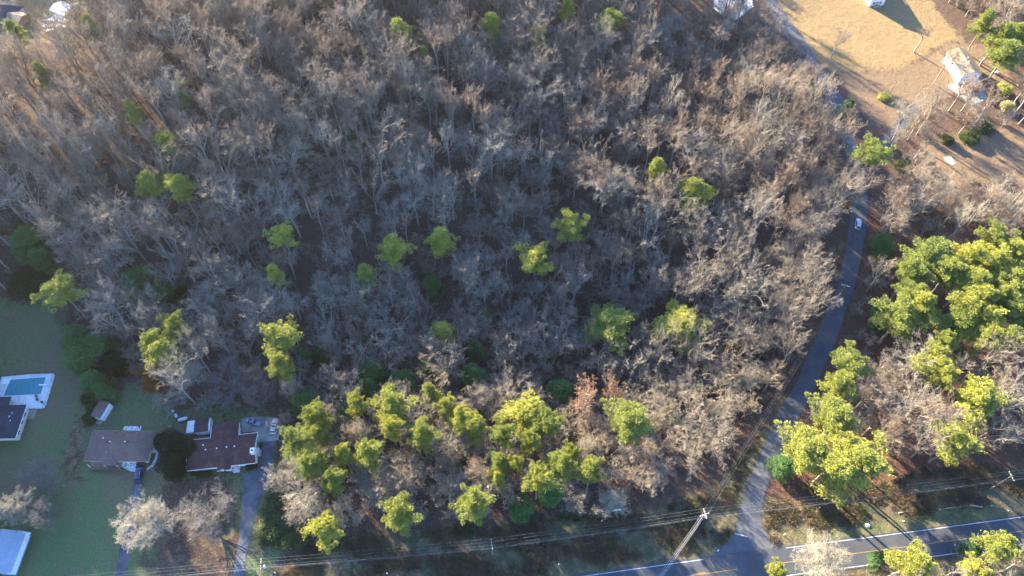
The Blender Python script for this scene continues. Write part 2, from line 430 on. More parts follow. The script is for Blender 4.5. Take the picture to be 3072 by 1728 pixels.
BROWNYARD = wpoly([(490, 1440), (560, 1430), (705, 1430), (712, 1600), (700, 1800), (420, 1800), (440, 1640), (450, 1560)])
ca[:, 0] = np.maximum(ca[:, 0] - .30 * cover(LAWN2) - .40 * cover(BROWNYARD), 0)
def soften(a, k=2):
    g = a.reshape(ny, nx, 4).copy()
    for _ in range(k):
        g[1:-1] = (g[:-2] + 2 * g[1:-1] + g[2:]) / 4; g[:, 1:-1] = (g[:, :-2] + 2 * g[:, 1:-1] + g[:, 2:]) / 4
    return g.reshape(-1, 4)
ca = soften(ca, 5); cb = soften(cb, 4)
for nm, arr in (('cover_a', ca), ('cover_b', cb)):
    at = g_me.color_attributes.new(nm, 'FLOAT_COLOR', 'POINT'); at.data.foreach_set('color', arr.astype(np.float32).ravel())
tag(link('ground', g_me), kind='structure')

# ------------------------------------------------------------------ roads and paths
def resample(P, n):
    P = np.array([list(p)[:2] for p in P], float); d = np.r_[0, np.cumsum(np.hypot(*np.diff(P, axis=0).T))]
    # smooth through the picks
    t = np.linspace(0, d[-1], n); X = np.interp(t, d, P[:, 0]); Y = np.interp(t, d, P[:, 1])
    for _ in range(max(1, n // 40)):
        X[1:-1] = (X[:-2] + 2 * X[1:-1] + X[2:]) / 4; Y[1:-1] = (Y[:-2] + 2 * Y[1:-1] + Y[2:]) / 4
    return np.stack([X, Y], 1)

def offset(P, d):
    T = np.gradient(P, axis=0); T /= np.hypot(T[:, 0], T[:, 1])[:, None]
    return P + np.stack([-T[:, 1], T[:, 0]], 1) * d

def strip(name, A, B, z, mat, jitter=0.0, kind='structure', cols=3, seed=1):
    rg = np.random.default_rng(seed); n = len(A)
    if jitter:
        for Q in (A, B):
            j = rg.normal(0, jitter, n); j = np.convolve(j, [.25, .5, .25], 'same'); Q += (offset(Q, 1.0) - Q) * j[:, None]
    V = []; F = []
    for c in range(cols + 1):
        Q = A * (1 - c / cols) + B * c / cols
        V.append(np.c_[Q, terr(Q[:, 0], Q[:, 1]) + z])
    V = np.concatenate(V)
    for c in range(cols):
        for i in range(n - 1): F.append((c * n + i, c * n + i + 1, (c + 1) * n + i + 1, (c + 1) * n + i))
    me = np_mesh(name, V, F, [mat]); o = link(name, me)
    nrm = me.polygons[0].normal
    if nrm.z < 0: me.flip_normals()
    return tag(o, kind=kind)

top_line = [W(*p) for p in ((1764, 1727), (1940, 1702), (2112, 1678), (2357, 1644), (2640, 1608), (2860, 1579), (3072, 1550))]
P0, P1 = top_line[0], top_line[2]; d0 = (P0 - P1).normalized(); P2, P3 = top_line[-3], top_line[-1]; d1 = (P3 - P2).normalized()
tl = resample([P0 + d0 * 420] + top_line + [P3 + d1 * 420], 420)
strip('main_road', offset(tl, .55), offset(tl, -7.3), .050, M['asphalt'], .05)
def mark(name, P, off, w, mat, x0, x1, z=.056, label=None):
    m = (P[:, 0] >= x0) & (P[:, 0] <= x1); Q = offset(P, off)[m]
    n = max(8, int((x1 - x0) / 1.5)); Q = resample([Vector((*q, 0)) for q in Q], n)
    return strip(name, offset(Q, w / 2), offset(Q, -w / 2), z, mat, .012, cols=1)
fine_tl = resample([Vector((*q, 0)) for q in tl], 4000)
xg0 = W(2112, 1678).x; xg1 = W(2357, 1644).x
mark('edge_line', fine_tl, 0, .17, M['white_paint'], -150, xg0)
mark('edge_line', fine_tl, 0, .17, M['white_paint'], xg1, 330)
mark('edge_line', fine_tl, -6.8, .17, M['white_paint'], -150, 330)
mark('centre_line', fine_tl, -3.55, .15, M['yellow_paint'], -150, 58)
mark('centre_line', fine_tl, -3.55, .15, M['yellow_paint'], 68, 330)
for xa in np.arange(-100, 56, 12.2): mark('centre_dash', fine_tl, -3.25, .13, M['yellow_paint'], xa, min(xa + 3.2, 57))
for xa in np.arange(73, 300, 12.6): mark('centre_dash', fine_tl, -3.25, .13, M['yellow_paint'], xa, xa + 3.2)

eL = [(2285, -90), (2283, -20), (2318, 50), (2362, 112), (2400, 165), (2448, 240), (2490, 310), (2522, 400), (2540, 480), (2550, 560), (2553, 612), (2549, 679), (2540, 738), (2524, 805),
      (2511, 872), (2480, 931), (2448, 1016), (2421, 1065), (2393, 1146), (2349, 1209), (2321, 1275), (2293, 1331), (2255, 1424), (2227, 1499), (2215, 1555),
      (2204, 1602), (2180, 1630), (2133, 1668), (2100, 1684)]
eR = [(2318, -90), (2318, -20), (2358, 45), (2405, 105), (2440, 160), (2488, 232), (2530, 300), (2562, 395), (2584, 478), (2600, 560), (2603, 612), (2596, 693), (2587, 751), (2574, 814),
      (2556, 881), (2538, 931), (2515, 1007), (2479, 1083), (2455, 1140), (2401, 1247), (2361, 1312), (2326, 1396), (2294, 1480), (2280, 1555), (2289, 1588), (2312, 1618), (2354, 1643), (2370, 1650)]
strip('side_road', resample([W(*p) for p in eL], 300), resample([W(*p) for p in eR], 300), .044, M['side_asphalt'], .06)
a, b_ = W(*Fc(1293, 1178)), W(*Fc(1372, 1196))
bar = np.array([a[:2], b_[:2]]); strip('stop_line', offset(bar, .12), offset(bar, -.12), .054, M['white_paint'], cols=1)
# driveways
def px_strip(name, L, R, z, mat, conv, n=60, jit=.07):
    strip(name, resample([W(*conv(*p)) for p in L], n), resample([W(*conv(*p)) for p in R], n), z, mat, jit)
px_strip('driveway', [(868, 770), (860, 840), (850, 880), (836, 950), (815, 1060), (792, 1180), (765, 1290), (740, 1449), (715, 1600), (690, 1800)],
         [(930, 770), (918, 840), (914, 880), (905, 950), (880, 1060), (852, 1180), (835, 1280), (808, 1449), (780, 1600), (755, 1800)], .04, M['drive'], Ac)
px_strip('driveway', [(1680, 588), (1676, 640), (1660, 720), (1630, 770), (1556, 792), (1556, 900), (1548, 1050), (1532, 1200), (1512, 1330), (1494, 1449), (1475, 1600), (1450, 1800)],
         [(1762, 585), (1758, 640), (1745, 740), (1735, 800), (1700, 860), (1680, 930), (1660, 1000), (1625, 1100), (1600, 1210), (1580, 1330), (1562, 1449), (1540, 1600), (1515, 1800)], .04, M['drive'], Ac)
px_strip('driveway', [(2585, 470), (2640, 420), (2672, 385), (2710, 335), (2740, 310)], [(2600, 500), (2680, 435), (2712, 402), (2748, 350), (2775, 325)], .05, M['side_asphalt'], lambda x, y: (x, y), 40, .15)

def ground_poly(name, pts, conv, mat, z=.04, th=None, label=None, cat=None):
    P = [W(*(conv(*p) if conv else p)) for p in pts]
    ar = sum(P[i].x * P[(i + 1) % len(P)].y - P[(i + 1) % len(P)].x * P[i].y for i in range(len(P)))
    if ar < 0: P.reverse()
    m = MB(); zz = min(p.z for p in P)
    if th: m.prism(P, zz - .3, max(p.z for p in P) + th)
    else: m.poly([(p.x, p.y, p.z + z) for p in P])
    return tag(m.build(name, mat), label, cat, kind='structure')
ground_poly('parking_pad', [(1550, 436), (1640, 428), (1720, 430), (1798, 440), (1794, 520), (1786, 578), (1740, 584), (1655, 592), (1640, 520), (1550, 530)], Ac, M['concrete'], .06)
ground_poly('pool_deck', [(10, 172), (0, 215), (-60, 200), (-70, 300), (68, 300), (68, 353), (157, 353), (165, 378), (283, 375), (300, 345), (352, 165), (345, 150), (200, 155)], Ac, M['pale_concrete'], .06)
ground_poly('stone_path', [(770, 742), (790, 714), (874, 714), (868, 782), (840, 780)], Ac, M['flag'], .05)
ground_poly('back_patio', [(795, 488), (908, 490), (900, 530), (788, 530)], Ac, M['flag'], .05)
px_strip('garden_path', [(1006, 610), (1005, 650), (990, 700), (970, 740), (935, 765)], [(1019, 612), (1018, 655), (1004, 710), (980, 752), (942, 772)], .05, M['flag'], Ac, 24, .02)
ground_poly('gravel_lot', [(2138, -40), (2140, 25), (2165, 45), (2210, 60), (2260, 20), (2250, -60)], None, M['pale_concrete'], .05)
ground_poly('yard_paving', [(2835, 255), (2880, 245), (2950, 250), (2960, 300), (2915, 315), (2895, 300)], None, M['concrete'], .06)
ground_poly('dirt_track', [(150, 55), (185, 25), (240, 5), (235, 35), (190, 55), (165, 62), (120, 62)], None, M['pale_concrete'], .06)
ground_poly('clearing_slab', [(2830, 472), (2852, 468), (2868, 490), (2858, 496), (2835, 485)], None, M['concrete'], .05)

# ------------------------------------------------------------------ vegetation: prototypes
def unit(v): return v / (np.linalg.norm(v) + 1e-9)

def tubes(S, k=3):
    """S: rows of p0(3) p1(3) r0 r1 -> open prisms"""
    S = np.asarray(S, float); p0, p1, r0, r1 = S[:, :3], S[:, 3:6], S[:, 6], S[:, 7]
    d = p1 - p0; d /= np.linalg.norm(d, axis=1)[:, None] + 1e-9
    ref = np.where(np.abs(d[:, 2:3]) < .9, np.array([[0, 0, 1.]]), np.array([[1., 0, 0]]))
    a = np.cross(d, ref); a /= np.linalg.norm(a, axis=1)[:, None]; c = np.cross(d, a)
    n = len(S); V = np.empty((n, 2, k, 3)); t = 2 * np.pi * np.arange(k) / k
    for j in range(k):
        off = a * np.cos(t[j]) + c * np.sin(t[j])
        V[:, 0, j] = p0 + off * r0[:, None]; V[:, 1, j] = p1 + off * r1[:, None]
    b = (np.arange(n) * 2 * k)[:, None]
    F = [np.concatenate([b + j, b + (j + 1) % k, b + k + (j + 1) % k, b + k + j], 1) for j in range(k)]
    return V.reshape(-1, 3), np.concatenate(F)

def join(parts):
    V = []; F = []; o = 0
    for v, f in parts: V.append(v); F.append(f + o); o += len(v)
    return np.concatenate(V), np.concatenate(F)

def bare_tree(seed, H=20.0, spread=6.0, fork=.42, limbs=5, dens=1.0, up=.5, tw=1.0, trunk_r=.27, fine=False):
    rg = np.random.default_rng(seed); trunk = []; limb = []
    p = np.array([0, 0, -.4]); d = np.array([0, 0, 1.]); n = 7; hf = H * fork; r = trunk_r
    nodes = []
    for i in range(n):
        q = p + unit(d + rg.normal(0, .05, 3)) * (hf + .4) / n; q = np.array(q)
        r2 = trunk_r * (1 - .38 * (i + 1) / n); trunk.append([*p, *q, r, r2]); nodes.append(q); p, r = q, r2
    def grow(p, d, L, r, lv):
        nseg = (5, 4, 4, 3, 2)[lv]; st = L / nseg; wob = (.10, .16, .22, .28, .3)[lv]
        upp = (up * .16, up * .14, .10, .06, .04)[lv]
        for i in range(nseg):
            d = unit(d + rg.normal(0, wob, 3) + np.array([0, 0, upp]))
            q = p + d * st * rg.uniform(.8, 1.2); r2 = max(r * (.86 if lv < 2 else .76), .010 * tw)
            limb.append([*p, *q, r, r2]); p, r = q, r2
            if lv < 4 and (i > 0 or lv > 0):
                nc = ((1.5, 1.4, 1.6, .6) if fine else (1.3, 1.4, 2.5, 0))[lv] * dens; nc = int(nc) + (rg.random() < nc % 1)
                for _ in range(nc):
                    a = unit(np.cross(d, rg.normal(0, 1, 3))); ang = rg.uniform(.45, 1.05)
                    dd = unit(d * math.cos(ang) + a * math.sin(ang) + np.array([0, 0, .12]))
                    k = rg.uniform(.42, .62) * (1 - .25 * i / nseg)
                    grow(p, dd, L * k, max(r * .62, .012 * tw), lv + 1)
    top = nodes[-1]; ph = rg.uniform(0, 6.28)
    for k in range(limbs):
        a = ph + 2 * math.pi * k / limbs + rg.normal(0, .25); tilt = rg.uniform(.18, .85) if k else .12
        d = unit(np.array([math.cos(a) * math.sin(tilt), math.sin(a) * math.sin(tilt), math.cos(tilt)]))
        L = (H - hf) * rg.uniform(.72, .95) * (1.0 if tilt < .5 else .85)
        grow(top - np.array([0, 0, rg.uniform(0, hf * .12)]), d, L, trunk_r * .48, 0)
    for k in range(3):
        a = rg.uniform(0, 6.28); z = hf * rg.uniform(.6, .95)
        i = min(n - 1, int(z / hf * n)); d = unit(np.array([math.cos(a), math.sin(a), .5]))
        grow(nodes[i], d, (H - hf) * rg.uniform(.2, .4), trunk_r * .25, 1)
    limb = np.array(limb); trunk = np.array(trunk)
    # spread the crown to the wanted radius
    rr = np.percentile(np.hypot(limb[:, 3], limb[:, 4]), 93); s = spread / rr
    zz = np.percentile(limb[:, 5], 98); limb0 = limb.copy()
    base = np.hypot(*top[:2])
    for a0 in (0, 3):
        w = np.clip((limb[:, a0 + 2] - hf * .8) / (H * .1), 0, 1)
        limb[:, a0] = limb[:, a0] * (1 + (s - 1) * w); limb[:, a0 + 1] = limb[:, a0 + 1] * (1 + (s - 1) * w)
        limb[:, a0 + 2] = np.where(limb[:, a0 + 2] > hf, hf + (limb[:, a0 + 2] - hf) * (H - hf) / (zz - hf), limb[:, a0 + 2])
    thick = limb[:, 6] > .06
    cv = join([tubes(limb[thick], 4), tubes(limb[~thick], 3)])
    return tubes(trunk, 7), cv

def blades(C, rg, n, L, w, upb=.25, spread=1.0, outd=None):
    """n small leaf blades round each centre in C -> tri fans as quads"""
    m = len(C); c = np.repeat(C, n, 0); d = rg.normal(0, 1, (m * n, 3)) * spread
    if outd is not None: d += np.repeat(outd, n, 0)
    d[:, 2] += upb; d /= np.linalg.norm(d, axis=1)[:, None]
    s = np.cross(d, rg.normal(0, 1, (m * n, 3))); s /= np.linalg.norm(s, axis=1)[:, None] + 1e-9
    l = L * rg.uniform(.6, 1.25, (m * n, 1)); ww = w * rg.uniform(.7, 1.3, (m * n, 1))
    V = np.stack([c - s * ww * .35, c + d * l * .55 - s * ww, c + d * l, c + d * l * .5 + s * ww], 1)
    return V.reshape(-1, 3), np.arange(m * n * 4).reshape(-1, 4)

def pine_tree(seed, H=22.0, R=4.2, base=.56, nb=20, dens=1.0, kind='round', lean=.02):
    rg = np.random.default_rng(seed); trunk = []; p = np.array([0, 0, -.4]); n = 10; ld = rg.normal(0, lean, 2); nodes = []
    for i in range(n):
        q = np.array([ld[0] * H * ((i + 1) / n) ** 1.5 + rg.normal(0, .06), ld[1] * H * ((i + 1) / n) ** 1.5 + rg.normal(0, .06), H * .95 * (i + 1) / n])
        f0, f1 = 1 - .8 * i / n, 1 - .8 * (i + 1) / n; trunk.append([*p, *q, .27 * f0, .27 * f1]); p = q; nodes.append(q)
    nodes = np.array(nodes)
    limb = []; clumps = []
    for i in range(nb):
        t = base + (1 - base) * ((i + .5) / nb) ** .85; z = H * t * .95
        o = np.array([np.interp(z, nodes[:, 2], nodes[:, 0]), np.interp(z, nodes[:, 2], nodes[:, 1]), z])
        a = i * 2.4 + rg.normal(0, .35); u = (t - base) / (1 - base)
        prof = {'round': math.sin(math.pi * (.24 + .70 * u)) ** .8, 'cone': (1.02 - u) ** .8, 'flat': .55 + .6 * u if u < .6 else .92 - (u - .6) * 1.4}[kind]
        L = R * max(prof, .16) * rg.uniform(.55, 1.22); el = .12 + .55 * u + rg.normal(0, .1)
        d = np.array([math.cos(a) * math.cos(el), math.sin(a) * math.cos(el), math.sin(el)])
        q0 = o; m = 4
        for j in range(m):
            d = unit(d + rg.normal(0, .12, 3) + np.array([0, 0, .05])); q1 = q0 + d * L / m
            limb.append([*q0, *q1, .085 * (1 - j / m * .7), .085 * (1 - (j + 1) / m * .7)]); q0 = q1
            if j >= 1:
                for _ in range(3 if j < 3 else 5):
                    cc = q1 + rg.normal(0, .42 + .11 * L, 3) * np.array([1, 1, .55]); clumps.append((cc, rg.uniform(.25, .78)))
                    limb.append([*q1, *cc, .03, .02])
    clumps.append((nodes[-1] + np.array([0, 0, .6]), .8))
    V = []
    cc = np.array([c for c, _ in clumps]); cr = np.array([r for _, r in clumps])
    k = int(46 * dens); C = np.repeat(cc, k, 0); Rr = np.repeat(cr, k)
    dd = rg.normal(0, 1, (len(C), 3)); dd[:, 2] = np.abs(dd[:, 2]) * .9 - .25; dd /= np.linalg.norm(dd, axis=1)[:, None]
    rad = Rr * rg.uniform(.25, 1.0, len(C)) ** .5 * np.where(rg.random(len(C)) < .12, 1.6, 1.0)
    C = C + dd * rad[:, None] * np.array([1.15, 1.15, .72])
    return join([tubes(np.array(trunk), 6)]), join([tubes(np.array(limb), 3)]), blades(C, rg, 5, .32, .046, .35, .8, dd * .9)

def dense_tree(seed, H=9.0, R=2.6, kind='cone', nl=5200, leaf=.26, z0=.06, lobes=16):
    """evergreen clothed almost to the ground: leaf clumps over a lobed shell, gaps between"""
    rg = np.random.default_rng(seed)
    lc = []
    for i in range(lobes):
        u = rg.uniform(.05, .95); a = i * 2.4 + rg.normal(0, .3)
        pr = (1.05 - u) ** .75 if kind == 'cone' else math.sin(math.pi * min(1, .18 + .74 * u)) ** .7
        lc.append([math.cos(a) * R * pr * .62, math.sin(a) * R * pr * .62, H * (z0 + (1 - z0) * u), R * (.30 + .22 * pr) * rg.uniform(.8, 1.2)])
    lc.append([0, 0, H * .93, R * .3]); lc = np.array(lc); idx = rg.integers(0, len(lc), nl)
    d = rg.normal(0, 1, (nl, 3)); d /= np.linalg.norm(d, axis=1)[:, None]; L = lc[idx]
    C = L[:, :3] + d * (L[:, 3] * rg.uniform(.45, 1.05, nl) ** .6)[:, None] * np.array([1, 1, 1.15 if kind == 'cone' else .85])
    C[:, 2] = np.maximum(C[:, 2], .08)
    tr = [[0, 0, -.3, 0, 0, H * .45, .16, .10], [0, 0, H * .45, .1, 0, H * .9, .10, .03]]
    lb = [[0, 0, max(.2, l[2] * .8), l[0], l[1], l[2], .05, .02] for l in lc]
    return tubes(np.array(tr), 6), tubes(np.array(lb), 3), blades(C, rg, 3, leaf, leaf * .26, .2, .8, d * .7)

def rust_tree(seed):
    t, c = bare_tree(seed, 14, 4.5, .35, 6, .8)
    rg = np.random.default_rng(seed); tips = c[0][rg.integers(0, len(c[0]), 2600)]; tips = tips[tips[:, 2] > 5]
    return t, c, blades(tips, rg, 2, .22, .07, 0, 1)

def me_pair(name, tv, cv, bark, twig):
    return np_mesh(name + '_trunk', *tv, [bark]), np_mesh(name + '_crown', *cv, [twig])

BARE = []; BARE_ALL = []          # (trunk mesh, crown mesh, height, crown radius)
for i, (H, sp, fk, lb, dn, up) in enumerate([(22, 6.6, .42, 5, 1.0, .5), (19, 5.2, .46, 6, 1.0, .7), (24, 7.6, .38, 6, .95, .35), (18, 4.4, .40, 5, 1.05, .9),
                                             (20, 6.0, .50, 7, .9, .3), (23, 3.9, .55, 4, .9, 1.1), (16, 6.0, .34, 6, 1.05, .2), (21, 7.0, .30, 4, .85, .6), (14, 3.6, .4, 5, 1.1, .8)]):
    tv, cv = bare_tree(100 + i, H, sp, fk, lb, dn, up, 1.45 + .3 * (i % 3), .33)
    tm = M['browntwig'] if i in (1, 3, 5, 8) else M['twig']
    BARE.append((*me_pair('bare_tree', tv, cv, M['bark'], tm), H, sp))
    BARE_ALL.append(np_mesh('bare_tree', *join([(tv[0], tv[1]), cv]), [M['bark'], tm], False, np.r_[np.zeros(len(tv[1])), np.ones(len(cv[1]))]))
PALE = []
for i, (H, sp, fk, lb, dn, up) in enumerate([(12, 6.2, .16, 11, 1.15, .25), (11, 5.2, .2, 9, 1.15, .25)]):
    tv, cv = bare_tree(300 + i, H, sp, fk, lb, dn, up, 1.3, .3, True)
    PALE.append((*me_pair('pale_tree', tv, cv, M['palebark'], M['palebark']), H, sp))
DARKB = []
for i, (H, sp, fk, lb, dn, up) in enumerate([(12, 6.6, .14, 11, 1.15, .2), (10, 6.0, .16, 10, 1.15, .15)]):
    tv, cv = bare_tree(350 + i, H, sp, fk, lb, dn, up, 1.15, .26, True)
    DARKB.append((*me_pair('dark_tree', tv, cv, M['darkbark'], M['darkbark']), H, sp))
SMALL = []
for i, (H, sp, fk, lb, dn) in enumerate([(7, 2.6, .15, 6, .85), (5.5, 2.4, .10, 7, .8), (9, 2.2, .3, 5, .8)]):
    tv, cv = bare_tree(400 + i, H, sp, fk, lb, dn, .6, 1.5, .10, True)
    SMALL.append((*me_pair('small_tree', tv, cv, M['bark'], M['twig']), H, sp, np_mesh('sapling', *join([tv, cv]), [M['twig']])))

def trio(name, res, bark, leaf):
    t, l, f = res
    return (np_mesh(name + '_trunk', *t, [bark]), np_mesh(name + '_limbs', *l, [bark]), np_mesh(name + '_foliage', *f, [leaf]))
PINES = {'round': [(trio('pine', pine_tree(1, 22, 4.3, .60, 19, 1, 'round'), M['pinebark'], M['needle']), 22, 4.3),
                   (trio('pine', pine_tree(2, 21, 4.3, .62, 17, 1, 'flat'), M['pinebark'], M['needle']), 21, 4.3),
                   (trio('pine', pine_tree(3, 23, 4.3, .56, 22, 1, 'round'), M['pinebark'], M['needle']), 23, 4.3),
                   (trio('pine', pine_tree(5, 22, 4.3, .64, 15, 1.1, 'flat'), M['pinebark'], M['needle']), 22, 4.3)],
         'tall': [(trio('pine', pine_tree(4, 24, 3.4, .46, 24, .9, 'cone'), M['pinebark'], M['needle']), 24, 3.4),
                  (trio('pine', pine_tree(6, 22, 3.6, .48, 21, .9, 'cone'), M['pinebark'], M['needle']), 22, 3.6)],
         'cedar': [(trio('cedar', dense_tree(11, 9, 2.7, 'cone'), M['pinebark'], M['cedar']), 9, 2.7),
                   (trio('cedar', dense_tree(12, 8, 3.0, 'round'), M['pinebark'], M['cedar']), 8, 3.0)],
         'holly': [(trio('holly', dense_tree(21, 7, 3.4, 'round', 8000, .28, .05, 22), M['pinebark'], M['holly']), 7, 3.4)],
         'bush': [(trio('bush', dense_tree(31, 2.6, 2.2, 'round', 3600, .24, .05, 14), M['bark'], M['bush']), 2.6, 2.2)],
         'yellow': [(trio('yellow', dense_tree(41, 3.0, 2.3, 'round', 3000, .28, .05, 14), M['bark'], M['yellow']), 3.0, 2.3)],
         'rust': [(trio('rust', rust_tree(51), M['bark'], M['rust']), 14, 4.5)]}

# ------------------------------------------------------------------ named trees
RG = random.Random(7)
KINDNAME = {'round': ('pine_tree', 'pine'), 'tall': ('pine_tree', 'pine'), 'cedar': ('evergreen_tree', 'evergreen'), 'holly': ('broadleaf_evergreen', 'evergreen'),
            'bush': ('evergreen_bush', 'bush'), 'yellow': ('yellow_shrub', 'shrub'), 'rust': ('rusty_leaved_tree', 'tree')}
taken = []
def place_green(u, v, r, kind, label, ch=None, group=None, conv=K):
    u *= conv; v *= conv; r *= conv
    pr, H, R = PINES[kind][RG.randrange(len(PINES[kind]))]
    if ch is None: ch = {'round': 16.5, 'tall': 14.5, 'cedar': 4.5, 'holly': 3.5, 'bush': 1.2, 'yellow': 1.4, 'rust': 9.5}[kind] * RG.uniform(.94, 1.05)
    c = W(u, v, ch); s = PX(c.x, c.y, c.z)[2]; rad = float(r / s)
    frac = {'round': .80, 'tall': .73}.get(kind, .52)
    hz = ch / frac / H; sx = rad / R * 1.24
    nm, cat = KINDNAME[kind]
    g = tz(c.x, c.y)
    o = thing(nm, label, cat, (c.x, c.y, g), RG.uniform(0, 6.28), group); o.scale = (sx, sx * RG.uniform(.94, 1.06), hz)
    t = link('trunk', pr[0], o); l = link('limbs', pr[1], o); f = link('foliage', pr[2], o)
    taken.append((c.x, c.y, max(1.6, rad * (.55 if kind in ('round', 'tall') else .9))))
    return o
